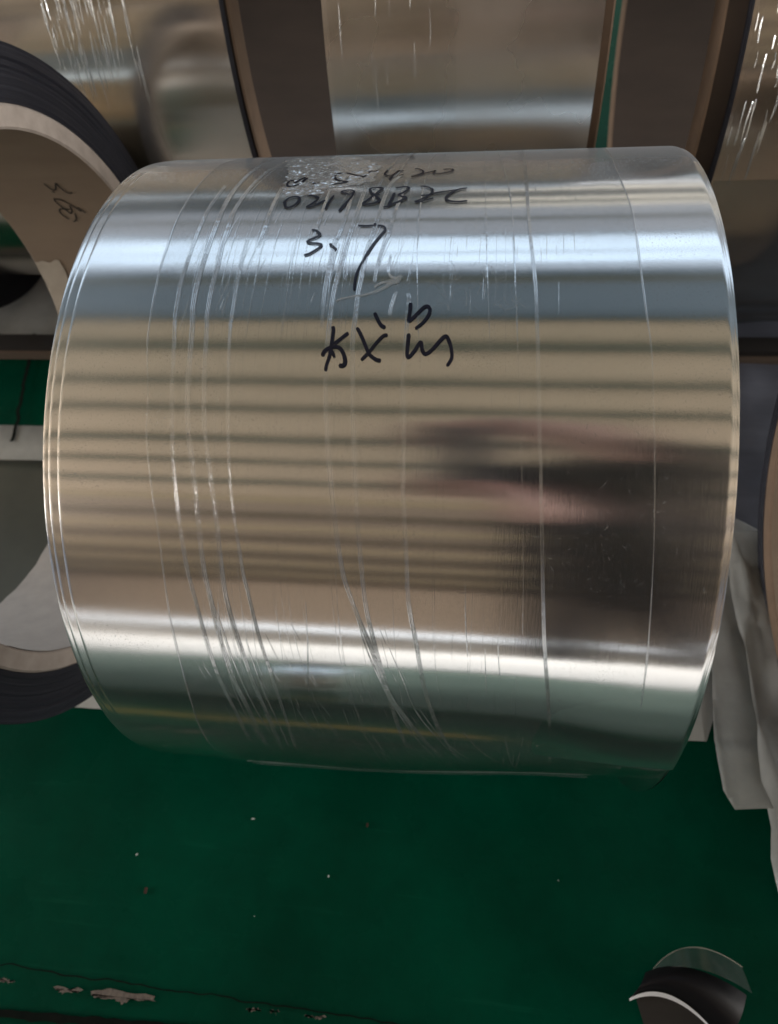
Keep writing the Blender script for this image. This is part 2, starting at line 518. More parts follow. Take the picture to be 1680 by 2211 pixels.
DATA = {'INK': [['size', [[[-0.0732, 1.3511], [-0.0762, 1.3524], [-0.0772, 1.3688], [-0.0762, 1.3812], [-0.0734, 1.3835], [-0.0702, 1.3789], [-0.067, 1.3654], [-0.0651, 1.3432], [-0.0647, 1.3354], [-0.0666, 1.333], [-0.0693, 1.3481], [-0.0719, 1.3644], [-0.0723, 1.3661]], [[-0.0586, 1.3652], [-0.0565, 1.371], [-0.0535, 1.3698]], [[-0.0446, 1.3733], [-0.0431, 1.3771], [-0.0389, 1.3744], [-0.0336, 1.3659], [-0.0364, 1.3624], [-0.0412, 1.3541], [-0.0441, 1.3381], [-0.0445, 1.3259], [-0.0428, 1.3092], [-0.0426, 1.3049]], [[-0.0419, 1.3095], [-0.0367, 1.3064], [-0.0308, 1.3208], [-0.0236, 1.3348]], [[-0.0236, 1.3407], [-0.0213, 1.3252], [-0.0208, 1.3232]], [[-0.0201, 1.3106], [-0.0195, 1.2974], [-0.0161, 1.3006], [-0.0142, 1.2919]], [[-0.0069, 1.2916], [-0.0083, 1.3221], [-0.0062, 1.3328], [-0.0032, 1.3315], [-0.0002, 1.3178], [0.0014, 1.2985]], [[0.0014, 1.2962], [-0.001, 1.3197], [-0.0029, 1.3434], [-0.0037, 1.3582]], [[0.0007, 1.3028], [0.005, 1.3017]], [[0.0023, 1.3348], [0.0056, 1.3295]], [[0.0125, 1.2876], [0.0157, 1.2909], [0.0186, 1.3053], [0.0193, 1.3163], [0.017, 1.3282], [0.0118, 1.3447], [0.0159, 1.3359], [0.0216, 1.3211], [0.0257, 1.3115], [0.0278, 1.3077], [0.0267, 1.3224], [0.029, 1.329], [0.0345, 1.3243], [0.039, 1.315], [0.0402, 1.3044], [0.0379, 1.2971], [0.0332, 1.3003]]]], ['code', [[[-0.0741, 1.4694], [-0.0734, 1.4599], [-0.0716, 1.4461], [-0.0688, 1.4408], [-0.0659, 1.4397], [-0.064, 1.4472], [-0.0639, 1.4612], [-0.0656, 1.4771], [-0.0684, 1.4872], [-0.071, 1.4869], [-0.0727, 1.4763], [-0.0728, 1.4628]], [[-0.0586, 1.435], [-0.0554, 1.4355], [-0.0516, 1.4433], [-0.0505, 1.4519], [-0.0522, 1.4655], [-0.0542, 1.4759], [-0.0566, 1.4874], [-0.0529, 1.4852], [-0.0485, 1.4713], [-0.0453, 1.4596]], [[-0.0401, 1.4377], [-0.0415, 1.4587], [-0.0427, 1.48], [-0.0431, 1.4978]], [[-0.0268, 1.4174], [-0.0299, 1.4123], [-0.0337, 1.4148], [-0.0353, 1.4206], [-0.0327, 1.4271], [-0.0291, 1.4336], [-0.0271, 1.4294], [-0.0265, 1.4175], [-0.0266, 1.4325], [-0.0282, 1.455], [-0.0309, 1.4815], [-0.0336, 1.5076]], [[-0.0067, 1.4115], [-0.0082, 1.4034], [-0.012, 1.4027], [-0.0153, 1.4069], [-0.0156, 1.4162], [-0.013, 1.4345], [-0.0101, 1.4464], [-0.0076, 1.4606], [-0.0077, 1.4687], [-0.0112, 1.4775], [-0.0152, 1.4809], [-0.0177, 1.4792], [-0.0175, 1.4727], [-0.0151, 1.4596], [-0.012, 1.4405], [-0.0092, 1.4233], [-0.0067, 1.4115]], [[-0.0107, 1.4407], [-0.0077, 1.4382]], [[0.0021, 1.431], [0.001, 1.4564], [-0.0006, 1.4878]], [[-0.0038, 1.4949], [-0.0005, 1.4903], [0.0021, 1.4817], [0.0067, 1.4706], [0.0105, 1.4577], [0.0095, 1.4507], [0.0069, 1.4475], [0.0051, 1.4402], [0.0077, 1.4319], [0.0103, 1.4189], [0.0113, 1.4083], [0.009, 1.4016], [0.0049, 1.404], [0.0021, 1.4083]], [[0.0193, 1.4018], [0.0224, 1.4023], [0.0268, 1.414], [0.028, 1.4233], [0.0273, 1.4378], [0.0246, 1.4459], [0.0205, 1.4467]], [[0.0273, 1.4378], [0.0236, 1.4568], [0.0197, 1.467], [0.0174, 1.4733], [0.0198, 1.4736], [0.0246, 1.4677], [0.0293, 1.459]], [[0.0273, 1.4392], [0.0349, 1.4317], [0.0422, 1.4256], [0.0466, 1.4203], [0.0513, 1.4151]], [[0.0466, 1.4203], [0.0423, 1.4314], [0.0389, 1.448], [0.0376, 1.4615], [0.0396, 1.4723], [0.0437, 1.4768], [0.0481, 1.4773], [0.0521, 1.474]]]], ['top', [[[-0.0359, 1.2049], [-0.03, 1.1807], [-0.0218, 1.1534]], [[-0.022, 1.1582], [-0.0205, 1.1381], [-0.0181, 1.1453]], [[-0.0161, 1.1162], [-0.0131, 1.1316]], [[-0.015, 1.1958], [-0.0109, 1.1939], [-0.0098, 1.1742], [-0.0055, 1.1481], [-0.0014, 1.128], [0.0051, 1.1597], [0.0106, 1.1925]], [[0.0075, 1.1286], [0.0054, 1.1691]], [[0.022, 1.2052], [0.0241, 1.2082]]]], ['number', [[[-0.0492, 1.5762], [-0.0462, 1.5796], [-0.0433, 1.5892], [-0.0431, 1.5954], [-0.0456, 1.6033], [-0.0493, 1.6111], [-0.0502, 1.6169], [-0.0477, 1.621], [-0.0432, 1.6223], [-0.0406, 1.6273], [-0.0415, 1.6349], [-0.0446, 1.646], [-0.0479, 1.6551], [-0.0509, 1.659]], [[-0.0352, 1.6228], [-0.0332, 1.6325], [-0.0314, 1.6383], [-0.03, 1.644]], [[-0.0186, 1.5638], [-0.0132, 1.5653], [-0.0076, 1.5636]], [[-0.0075, 1.555], [-0.0072, 1.5648]], [[-0.0056, 1.5649], [-0.0024, 1.5662], [-0.0003, 1.5738], [-0.0003, 1.5822], [-0.0026, 1.5983], [-0.0062, 1.6256], [-0.0093, 1.6535], [-0.0114, 1.6749], [-0.0135, 1.6958], [-0.0149, 1.716], [-0.0153, 1.7358], [-0.0152, 1.7582]]]], ['chars', [[[-0.0262, 1.8481], [-0.0257, 1.8578], [-0.0258, 1.8769], [-0.0262, 1.8958], [-0.0268, 1.9185], [-0.0281, 1.9368], [-0.0286, 1.9509]], [[-0.0162, 1.863], [-0.0204, 1.8769], [-0.0246, 1.8895]], [[-0.031, 1.9176], [-0.0304, 1.9083], [-0.0278, 1.9], [-0.0239, 1.8957], [-0.0205, 1.8998], [-0.0179, 1.9141], [-0.0168, 1.9304], [-0.018, 1.9385], [-0.0205, 1.9376]], [[-0.0254, 1.9041], [-0.0237, 1.9204]], [[-0.001, 1.8152], [0.001, 1.8295], [0.0035, 1.8446], [0.0064, 1.8511]], [[-0.0112, 1.8512], [-0.0083, 1.8682], [-0.005, 1.8932], [-0.0024, 1.9117], [0.0017, 1.9237], [0.005, 1.9266]], [[0.0081, 1.869], [0.0056, 1.8701], [0.0015, 1.8869], [-0.0025, 1.9076], [-0.0071, 1.926]], [[0.0208, 1.7907], [0.0208, 1.8075], [0.0204, 1.8273], [0.0208, 1.8348], [0.0247, 1.8207], [0.0288, 1.8031], [0.0315, 1.7998], [0.033, 1.8097], [0.0314, 1.8272], [0.0283, 1.8423], [0.0246, 1.8534]], [[0.021, 1.8646], [0.0208, 1.8844], [0.0206, 1.911], [0.0218, 1.9181], [0.0249, 1.9048], [0.0284, 1.8843], [0.0295, 1.9006], [0.0315, 1.9107], [0.0352, 1.9025], [0.0398, 1.882], [0.0431, 1.8706], [0.0452, 1.8798], [0.047, 1.9002], [0.0473, 1.9203], [0.0448, 1.9373]]]]], 'WR': [[0.0026, [[-0.1233, 1.3691], [-0.1246, 1.422], [-0.1267, 1.4824], [-0.1273, 1.528], [-0.128, 1.5729], [-0.1285, 1.6234], [-0.129, 1.6754], [-0.1297, 1.7263], [-0.1295, 1.7764], [-0.1292, 1.8191], [-0.1281, 1.8578], [-0.1271, 1.8909], [-0.1227, 2.127], [-0.1207, 2.2071], [-0.1181, 2.3092], [-0.116, 2.3838], [-0.1119, 2.4859], [-0.1087, 2.6007], [-0.1057, 2.7046], [-0.1011, 2.8326], [-0.1005, 2.9892]]], [0.0034, [[-0.1041, 1.1199], [-0.1089, 1.2291], [-0.1127, 1.3272], [-0.1151, 1.4043], [-0.1162, 1.4715], [-0.1165, 1.5327], [-0.1172, 1.59], [-0.1176, 1.6448], [-0.1184, 1.7057], [-0.1185, 1.7618], [-0.118, 1.8121], [-0.1162, 1.8688], [-0.1139, 2.056], [-0.11, 2.1558], [-0.1069, 2.2561], [-0.1045, 2.3928], [-0.1015, 2.4837], [-0.099, 2.5844], [-0.0955, 2.7012], [-0.0905, 2.8276], [-0.0894, 3.0158]]], [0.0016, [[-0.1082, 1.1443], [-0.1104, 1.2469], [-0.1139, 1.3394], [-0.1161, 1.409], [-0.1176, 1.4754]]], [0.003, [[-0.091, 1.1758], [-0.0983, 1.2753], [-0.1024, 1.3536], [-0.1055, 1.4341], [-0.1075, 1.4926], [-0.1077, 1.5579], [-0.1082, 1.6216], [-0.1076, 1.6873], [-0.108, 1.7396], [-0.1081, 1.7886], [-0.1081, 1.8237], [-0.1066, 1.8687], [-0.1032, 2.0553], [-0.0992, 2.1548], [-0.095, 2.2648], [-0.0932, 2.3583], [-0.0912, 2.4697], [-0.086, 2.5945], [-0.0822, 2.6967], [-0.0775, 2.843], [-0.0782, 3.0454]]], [0.0014, [[-0.0911, 1.216], [-0.0955, 1.2947], [-0.0995, 1.3654], [-0.1021, 1.4161]]], [0.0026, [[-0.0799, 1.3852], [-0.0807, 1.4378], [-0.0816, 1.4994], [-0.0817, 1.5431], [-0.0826, 1.5957], [-0.0832, 1.6321]]], [0.0022, [[-0.0917, 1.6013], [-0.0922, 1.6743], [-0.0918, 1.745], [-0.0917, 1.7887], [-0.0917, 1.835], [-0.0915, 1.8574], [-0.0862, 2.1536], [-0.0844, 2.2331], [-0.0808, 2.3351], [-0.0788, 2.3992], [-0.0757, 2.4665], [-0.0723, 2.5642], [-0.0673, 2.6916], [-0.0646, 2.8589], [-0.0664, 3.0349]]], [0.002, [[-0.0439, 1.3881], [-0.0447, 1.4631], [-0.0454, 1.5214], [-0.0461, 1.5622], [-0.047, 1.5979]]], [0.0028, [[-0.0246, 1.3746], [-0.0272, 1.4375], [-0.028, 1.4915], [-0.029, 1.5505], [-0.0303, 1.593], [-0.0321, 1.6197], [-0.0328, 1.6665], [-0.0334, 1.7185], [-0.0338, 1.7671], [-0.0338, 1.7935], [-0.0336, 1.8071], [-0.0329, 1.8512]]], [0.0015, [[-0.0289, 1.6199], [-0.0304, 1.6666], [-0.0313, 1.7102], [-0.0311, 1.7672], [-0.0311, 1.7935], [-0.0314, 1.8026], [-0.0309, 1.8294]]], [0.003, [[-0.0188, 1.3466], [-0.0198, 1.4328], [-0.0211, 1.512], [-0.0228, 1.5791], [-0.0232, 1.5903], [-0.0248, 1.6486], [-0.0262, 1.7018], [-0.0277, 1.7514], [-0.0284, 1.7935], [-0.0286, 1.8228], [-0.0287, 1.8619], [-0.0279, 1.9805], [-0.0238, 2.1476], [-0.0199, 2.265], [-0.015, 2.3825], [-0.0096, 2.4529], [0.0012, 2.5711], [0.0118, 2.7122], [0.0295, 2.8558], [0.0471, 3.0129]]], [0.003, [[0.003, 1.3359], [-0.0018, 1.379], [-0.0043, 1.4466], [-0.0057, 1.5089], [-0.0072, 1.5634], [-0.0077, 1.5749], [-0.0093, 1.6269], [-0.011, 1.6764], [-0.0115, 1.7274], [-0.0125, 1.7752], [-0.0128, 1.8183], [-0.0132, 1.8617], [-0.0131, 1.9036], [-0.0124, 1.926], [-0.0082, 2.1461], [-0.0063, 2.2434], [-0.0034, 2.3646], [-0.0009, 2.4624], [0.0042, 2.5703], [0.0093, 2.6662], [0.0141, 2.7812], [0.0216, 2.9652]]], [0.002, [[-0.009, 1.3292], [-0.0102, 1.3942], [-0.0123, 1.4675]]], [0.0024, [[0.0099, 1.3375], [0.0084, 1.3943], [0.0063, 1.4565], [0.0048, 1.5052], [0.0034, 1.5424], [0.0024, 1.5955], [0.0007, 1.6218], [-0.0022, 1.6855], [-0.0029, 1.7358]]], [0.0018, [[0.0077, 1.061], [0.005, 1.1879], [0.0025, 1.2883], [-0.0011, 1.3428]]], [0.0018, [[-0.0015, 1.1111], [-0.0044, 1.2262], [-0.0074, 1.2855]]], [0.0018, [[0.0055, 1.6575], [0.0051, 1.703], [0.0066, 1.7197]]], [0.0024, [[0.0113, 1.7616], [0.0092, 1.796], [0.0083, 1.8205]]], [0.0028, [[0.0187, 1.7664], [0.0196, 1.7848], [0.0194, 1.8357], [0.0194, 1.8843], [0.0193, 1.9291], [0.0188, 1.9529], [0.0211, 2.0953], [0.0214, 2.1914], [0.0242, 2.3393], [0.0258, 2.4456], [0.031, 2.5632], [0.0367, 2.7032], [0.0459, 2.8474], [0.0592, 3.0026]]], [0.0012, [[0.0254, 1.1056], [0.0229, 1.2176], [0.0221, 1.3074], [0.0216, 1.3834], [0.0208, 1.4447], [0.021, 1.4973], [0.0209, 1.5441], [0.0218, 1.6029], [0.0222, 1.654], [0.0258, 1.8227], [0.0271, 1.8717], [0.0292, 1.9426]]], [0.0012, [[0.0721, 1.13], [0.0767, 1.3236], [0.0806, 1.471], [0.0828, 1.6502], [0.0846, 1.7985], [0.0868, 1.9456], [0.0894, 2.0898], [0.0937, 2.3281], [0.0961, 2.51]]], [0.0022, [[0.0916, 1.0179], [0.0912, 1.4077], [0.0928, 1.593], [0.0954, 1.7284], [0.097, 1.8424], [0.0986, 1.994], [0.101, 2.1357], [0.1047, 2.3264], [0.1091, 2.5069], [0.1142, 2.6464], [0.1215, 2.8515], [0.1253, 2.9998]]], [0.0008, [[0.0616, 1.1214], [0.0652, 1.5909], [0.0681, 1.7984], [0.0722, 2.0436], [0.0759, 2.311]]], [0.0012, [[-0.0164, 2.3881], [-0.0083, 2.4755], [-0.0018, 2.5719], [0.0089, 2.6972], [0.0232, 2.8371], [0.0418, 3.0175]]], [0.0012, [[-0.1076, 2.3933], [-0.0986, 2.5073], [-0.0936, 2.6246], [-0.0872, 2.7672], [-0.0795, 2.9438]]], [0.001, [[-0.0974, 2.471], [-0.0989, 2.598], [-0.0966, 2.7527], [-0.0908, 2.9511]]], [0.001, [[-0.0818, 2.5666], [-0.0772, 2.695], [-0.0716, 2.8625], [-0.0711, 3.0196]]], [0.0012, [[0.0132, 2.5679], [0.0216, 2.6621], [0.0302, 2.7744], [0.0458, 2.8941], [0.0662, 3.0558]]], [0.001, [[0.0319, 2.7556], [0.0458, 2.87], [0.0696, 3.0312]]], [0.001, [[0.0619, 2.8391], [0.0757, 2.9421], [0.094, 3.049]]], [0.001, [[0.0906, 2.846], [0.0961, 2.9729], [0.1021, 3.0774]]], [0.001, [[0.1031, 2.8395], [0.1026, 2.9679], [0.1021, 3.0774]]], [0.0008, [[-0.0393, 2.459], [-0.0405, 2.5822], [-0.0441, 2.7329]]], [0.0008, [[0.06, 2.3642], [0.061, 2.4719], [0.0633, 2.5802]]], [0.0008, [[0.0737, 2.552], [0.0762, 2.6891]]], [0.0008, [[0.0812, 2.5136], [0.0837, 2.628]]]], 'FL': [[-0.1352, 1.1108], [-0.1408, 1.1741], [-0.1432, 1.2838], [-0.1447, 1.3774], [-0.1459, 1.4581], [-0.1468, 1.5465], [-0.1462, 1.6243], [-0.1466, 1.6929], [-0.146, 1.7652], [-0.1459, 1.8132], [-0.1455, 1.8477], [-0.1448, 1.8922], [-0.1407, 2.007], [-0.1399, 2.1085], [-0.1366, 2.2087], [-0.1332, 2.311], [-0.1319, 2.408], [-0.1318, 2.5136], [-0.1313, 2.6339], [-0.1324, 2.7829], [-0.1366, 2.9775], [-0.1381, 3.127]], 'FR': [[0.1528, 1.0852], [0.1529, 1.3468], [0.1566, 1.5204], [0.1577, 1.6823], [0.1594, 1.8001], [0.162, 1.9041], [0.1633, 2.0379], [0.1653, 2.1755], [0.1674, 2.3158], [0.1695, 2.4473], [0.1721, 2.5864], [0.1748, 2.8007], [0.1744, 3.0049]], 'TAPE': [[-0.0928, 1.1572], [-0.0801, 1.3093], [-0.0795, 1.3896], [-0.0768, 1.4281], [-0.0662, 1.4385], [-0.0602, 1.4394], [-0.0473, 1.4237], [-0.0506, 1.4077], [-0.0436, 1.3928], [-0.0258, 1.386], [-0.0187, 1.3702], [-0.0152, 1.3709], [-0.014, 1.3087], [-0.0131, 1.2607], [-0.0251, 1.1846], [-0.0365, 1.1401], [-0.0514, 1.1294], [-0.071, 1.1273], [-0.0855, 1.1289]], 'TUB': [[[-0.4281, 0.4002], [-0.4273, 0.3809], [-0.4258, 0.3607], [-0.424, 0.3546], [-0.4209, 0.3589], [-0.4181, 0.3749], [-0.4148, 0.3958], [-0.4133, 0.4004], [-0.4136, 0.379], [-0.4125, 0.3531], [-0.4106, 0.3344], [-0.4079, 0.3306], [-0.4044, 0.3348]], [[-0.4279, 0.347], [-0.4246, 0.3385]], [[-0.4319, 0.3009], [-0.4339, 0.2833], [-0.4332, 0.2612], [-0.4311, 0.2371], [-0.4276, 0.2271], [-0.4233, 0.2277]], [[-0.4321, 0.2942], [-0.4276, 0.2915], [-0.4227, 0.2776], [-0.4188, 0.2575], [-0.4154, 0.2355], [-0.4116, 0.2096]], [[-0.4123, 0.2395], [-0.4101, 0.22], [-0.4073, 0.2017]], [[-0.4214, 0.2512], [-0.421, 0.2404], [-0.4228, 0.217], [-0.4269, 0.2005], [-0.4297, 0.2241], [-0.4342, 0.231], [-0.4381, 0.2207], [-0.4391, 0.2016], [-0.4372, 0.1804], [-0.4342, 0.1655]], [[-0.4212, 0.202], [-0.4237, 0.1729], [-0.4272, 0.1545], [-0.4307, 0.1517]]], 'GLUE': [[[-0.026, 1.7846], [-0.0219, 1.7785], [-0.0144, 1.7762], [-0.007, 1.7694], [0.0003, 1.7585], [0.0057, 1.746], [0.01, 1.7348]], [[-0.0026, 1.749], [0.0018, 1.7395], [0.007, 1.7347], [0.0113, 1.7267]], [[0.0066, 1.72], [0.0099, 1.7299], [0.0128, 1.7235], [0.0126, 1.7349], [0.0093, 1.7396]]], 'SCR': [[[0.0312, 1.6752], [0.0884, 1.6778], [0.0888, 1.8099], [0.0334, 1.8098]], [[0.0956, 2.0421], [0.2075, 2.0347], [0.2171, 2.4378], [0.1013, 2.4629]]], 'CHIPS': [[(-0.4277, -0.4886), (-0.4096, -0.4886), (-0.413, -0.4913), (-0.4251, -0.4911)], [(-0.3645, -0.4882), (-0.3297, -0.4885), (-0.3374, -0.4916), (-0.3527, -0.4938), (-0.3614, -0.4917)], [(-0.3233, -0.4885), (-0.3019, -0.4846), (-0.2524, -0.4867), (-0.2499, -0.4904), (-0.279, -0.4934), (-0.2837, -0.4965), (-0.2935, -0.4927), (-0.313, -0.4951), (-0.319, -0.4926)], [(-0.1517, -0.4865), (-0.1354, -0.4856), (-0.1405, -0.4875), (-0.1492, -0.4879)], [(-0.1271, -0.4861), (-0.1163, -0.4854), (-0.1188, -0.4869)], [(-0.0891, -0.4864), (-0.0678, -0.4851), (-0.0703, -0.4866), (-0.0863, -0.4874)]]}

# ------------------------------------------------------------------ the hall that the metal mirrors
HZ = 6.0
v, f = grid(2, 2, lambda i, j: (-16 + 32 * i, -2.6 + 30 * j, 0.0))
FL = struct(link('floor', v, f, M['floor'], smooth=False))
v, f = grid(2, 2, lambda i, j: (-16 + 32 * i, -18.4 + 15.8 * j, -0.001))
struct(link('concrete_aisle', v, f, M['concrete'], smooth=False))

v, f = box(-16, 16, -18.4, -5.3, HZ + 0.004, HZ + 0.1)
struct(link('ceiling', v, f, M['ceil_far'], smooth=False))
v, f = box(-16, 16, -5.3, 1.55, HZ, HZ + 0.1)
CE = struct(link('ceiling', v, f, M['ceil'], smooth=False))
pm = None
ys = [1.50, 0.55, -0.62, -1.52, -2.62, -3.52, -4.5, -5.5, -6.6, -7.7, -8.8, -10, -11.2, -12.5, -13.8, -15.2, -16.6]
wd = [0.09, 0.26, 0.15, 0.12, 0.17, 0.11, 0.16, 0.20, 0.30, 0.24, 0.4, 0.30, 0.6, 0.4, 0.8, 0.5, 0.9]
for y, w in zip(ys, wd):
    v, f = box(-16, 16, y - w / 2, y + w / 2, HZ - 0.16, HZ - 0.002)
    link('purlin', v, f, M['purlin'] if y > -5.2 else M[('purlin_brown', 'purlin_tan')[ys.index(y) % 2]], CE, smooth=False)
v, f = box(-16, 16, 1.552, 15.4, HZ + 0.02, HZ + 0.12)
RF = struct(link('roof', v, f, M['roof'], smooth=False))
for x0, y0, y1, mk in ((-15, 3.75, 4.05, 'skyd'), (-15, 4.15, 4.75, 'sky'), (-15, 4.9, 6.1, 'sky'), (-15, 6.4, 8.0, 'roof_glow'), (-15, 8.5, 10.4, 'roof_glow'), (-0.4, 10.6, 11.1, 'winw'), (-0.4, 12.2, 13.2, 'winw')):
    v, f = box(x0, 15, y0, y1, HZ - 0.03, HZ + 0.015)
    link('skylight', v, f, M[mk], RF, smooth=False)  # the two widest faint strips are added glow on the roof
for y in (3.2, 8.2, 11.7, 14.2):
    v, f = box(-16, 16, y - 0.1, y + 0.1, HZ - 0.18, HZ + 0.018)
    link('purlin', v, f, M['purlin'], RF, smooth=False)
# front wall: ochre siding planks over a strip of bright windows
FW = bpy.data.objects.new('wall', None)
COL.objects.link(FW)
FW.location = (0, -18.5, 0)
struct(FW)
z = 0.95
k = 0
while z < HZ + 0.1:
    v, f = box(-16, 16, -0.02 + 0.015 * (k % 2), 0.1, z, z + 0.36)
    o = link('siding_plank', v, f, M['wall'], FW, smooth=False)
    z += 0.56
    k += 1
v, f = box(-16, 16, -0.12, -0.04, 0, HZ + 0.1)
link('wall_frame', v, f, M['purlin'], FW, smooth=False)
for x0 in range(-15, 15, 2):
    v, f = box(x0 + 0.06, x0 + 1.94, -0.02, 0.02, 0.12, 0.85)
    link('window', v, f, M['win'], FW, smooth=False)
# back wall with a high strip of windows
BW = bpy.data.objects.new('wall', None)
COL.objects.link(BW)
BW.location = (0, 15, 0)
struct(BW)
v, f = box(-16, 16, 0, 0.2, 0, HZ + 0.02)
link('wall_panel', v, f, M['wallb'], BW, smooth=False)
for x0, x1, z0, z1, mk in ((-16, 16, 4.25, 4.6, 'win'), (-0.4, 16, 5.0, 5.5, 'winw')):
    v, f = box(x0, x1, -0.05, -0.01, z0, z1)
    link('window', v, f, M[mk], BW, smooth=False)

# ------------------------------------------------------------------ the main coil
R0 = 0.28505
MC = thing('metal_coil', (0, 0, R0), 'shiny aluminium coil in the middle wrapped in clear stretch film with black handwriting', 'metal coil', None)
def ss(v):
    v = max(0.0, min(1.0, v))
    return v * v * (3 - 2 * v)
def slack(x, t):
    """the coil is a little flat under its front right corner"""
    t = t % (2 * PI)
    return -0.013 * ss((x + 0.05) / 0.26) * ss((t - 2.90) / 0.45) * ss((4.6 - t) / 0.5)
def wav(x, t):
    return 0.00007 * nz(x * 9, math.cos(t) * 3.2, math.sin(t) * 3.2) + 0.00003 * nz(x * 26 + 5, math.cos(t) * 9, math.sin(t) * 9)

def shell(name, x0, x1, r, parent, m, nx=44, nt=300, t0=0.0, t1=2 * PI, lift=None, core=0.262):
    vs, fs = [], []
    full = abs(t1 - t0 - 2 * PI) < 1e-6
    n = nt if full else nt + 1
    prof = [(x0, core)] + [(x0 + d, None) for d in (0, 0.0006, 0.0012, 0.0018, 0.0024, 0.0036)] + [(x0 + 0.005 + (x1 - x0 - 0.01) * i / nx, None) for i in range(nx + 1)] + [(x1 - d, None) for d in (0.0036, 0.0024, 0.0018, 0.0012, 0.0006, 0)] + [(x1, core)]
    for k in range(n):
        t = t0 + (t1 - t0) * k / nt
        for (x, rr) in prof:
            e = max(0.0, 1 - min(x - x0, x1 - x) / 0.0022)
            q = rr if rr is not None else r + slack(x, t) + wav(x + r * 900, t) - 0.0003 * e * e + (lift(x, t) if lift else 0)
            vs.append(polar(x, q, t))
    c = len(prof)
    for k in range(n - (0 if full else 1)):
        k2 = (k + 1) % n
        for i in range(c - 1):
            fs.append((k * c + i, k2 * c + i, k2 * c + i + 1, k * c + i + 1))
    o = link(name, vs, fs, m, parent)
    return sharpen(o, 50)

shell('body', -0.2100, 0.2100, R0 - 0.0009, MC, M['metal'])
shell('sheet_lap', -0.2060, 0.2082, R0 - 0.0004, MC, M['metal'], core=R0 - 0.0009)
TE = 2.925
def lift(x, t):
    d = (TE - t)
    if d > 0.36:
        return 0.0
    k = (1 - d / 0.36) ** 2
    s = max(0.0, min(1.0, (x - 0.09) / 0.1))
    s = s * s * (3 - 2 * s)
    return k * (0.0004 + 0.0040 * s)
shell('outer_sheet', -0.1995, 0.2068, R0 + 0.0001, MC, M['metal'], t0=TE - 2 * PI + 0.002, t1=TE, lift=lift, nt=320, core=R0 - 0.0004)
vs, fs = lathe([(-0.2085, 0.2535), (0.2085, 0.2535), (0.2085, 0.2615), (-0.2085, 0.2615)])
sharpen(link('core_tube', vs, fs, M['card'], MC))

RF_ = R0 + 0.00045
def film_r(x, t):
    r = RF_ + slack(x, t) + 0.00005 * nz(x * 40, t * 5, 1.0)
    if t > 2.75:                                # slack film sags off the front of the coil
        k = min(1, (t - 2.75) / 0.35)
        b = 0.5 + 0.5 * nz(x * 14, 3.1, 0.2)
        r += 0.0025 * k * k * (0.4 + b) * (1 if t < 3.5 else max(0, 1 - (t - 3.5) / 0.8))
    return r
def filmpt(i, j, nu, nt):
    t = 0.2 + 2 * PI * j / nt
    tt = t
    if t > 2 * PI:
        t -= 2 * PI
    a = interp(DATA['FL'], t) - 0.0012 * nz(2, t * 9, 0)
    b = interp(DATA['FR'], t)
    x = a + (b - a) * i / (nu - 1)
    return polar(x, film_r(x, t), t)
NT = 300
vs, fs = grid(72, NT, lambda i, j: filmpt(i, j, 72, NT), wrap=True)
SF = link('stretch_film', vs, fs, M['film'], MC)
# film rims catch the light: a thin rolled edge
for key in ('FL', 'FR'):
    vs, fs = [], []
    q = DATA[key]
    stroke(vs, fs, [(x, t) for x, t in q], RF_ + 0.00008, 0.0011 if key == 'FR' else 0.0013, thin=True, hgt=0.00020, jit=0.5, sub=8)
    o = link('film_edge', vs, fs, M['edge'], SF, smooth=False)
# pleats in the film, each one a raised ridge
for w, pts in DATA['WR']:
    vs, fs = [], []
    if w >= 0.0018:                             # a pleat is two or three neighbouring folds
        for off, ww in ((-0.32, 0.42), (0.05, 0.30), (0.36, 0.34)):
            p2 = [(x + off * w, t) for x, t in pts]
            stroke(vs, fs, p2, RF_ + 0.00008, w * ww, thin=True, hgt=0.14 * w * ww + 0.00005, jit=0.7, sub=9)
    else:
        stroke(vs, fs, pts, RF_ + 0.00008, w * 0.8, thin=True, hgt=0.12 * w, jit=0.8, sub=9)
    o = link('film_pleat', vs, fs, M['ridge'], SF, smooth=False)
# many short hair-fine creases
vs, fs = [], []
rnd = random.Random(3)
for k in range(210):
    x = rnd.uniform(-0.125, 0.13)
    t = rnd.choice((rnd.uniform(1.15, 1.70), rnd.uniform(1.5, 1.8), rnd.uniform(2.5, 3.05), rnd.uniform(2.6, 3.1), rnd.uniform(2.6, 3.1)))
    if t > 2.4:
        x = rnd.uniform(-0.12, 0.10)
    L = rnd.uniform(0.02, 0.09)
    lean = (-0.10 if t < 1.9 else 0.16) * (0.3 + rnd.random()) * (1 if x < 0.03 else 0.1)
    pts = [(x + lean * L * u * R0 * 2, t + L * u) for u in (0, 0.33, 0.66, 1)]
    stroke(vs, fs, pts, RF_ + 0.00008, rnd.uniform(0.0002, 0.0005), hgt=0.00006, sub=3)
for k in range(40):                         # long hair lines left by the wrapping
    x = rnd.choice((rnd.uniform(-0.125, -0.02), rnd.uniform(-0.06, 0.05), rnd.uniform(-0.12, 0.15)))
    t0, t1 = rnd.uniform(1.15, 1.8), rnd.uniform(2.2, 3.1)
    ln = rnd.uniform(-0.006, 0.006)
    dn = 0.020 * rnd.uniform(0.2, 1.3) * (1 if x < 0.06 else 0.15)
    pts = []
    for q in range(9):
        t = t0 + (t1 - t0) * q / 8
        pts.append((x + ln * (t - 2) + dn * max(0, t - 2.35) ** 2 / 0.4 + dn * max(0, 1.6 - t) ** 2 / 0.3, t))
    stroke(vs, fs, pts, RF_ + 0.00008, rnd.uniform(0.00018, 0.00036), thin=True, hgt=0.000025, jit=0.8, sub=5)
o = link('film_crease', vs, fs, M['ridge'], SF, smooth=False)
o['kind'] = 'stuff'

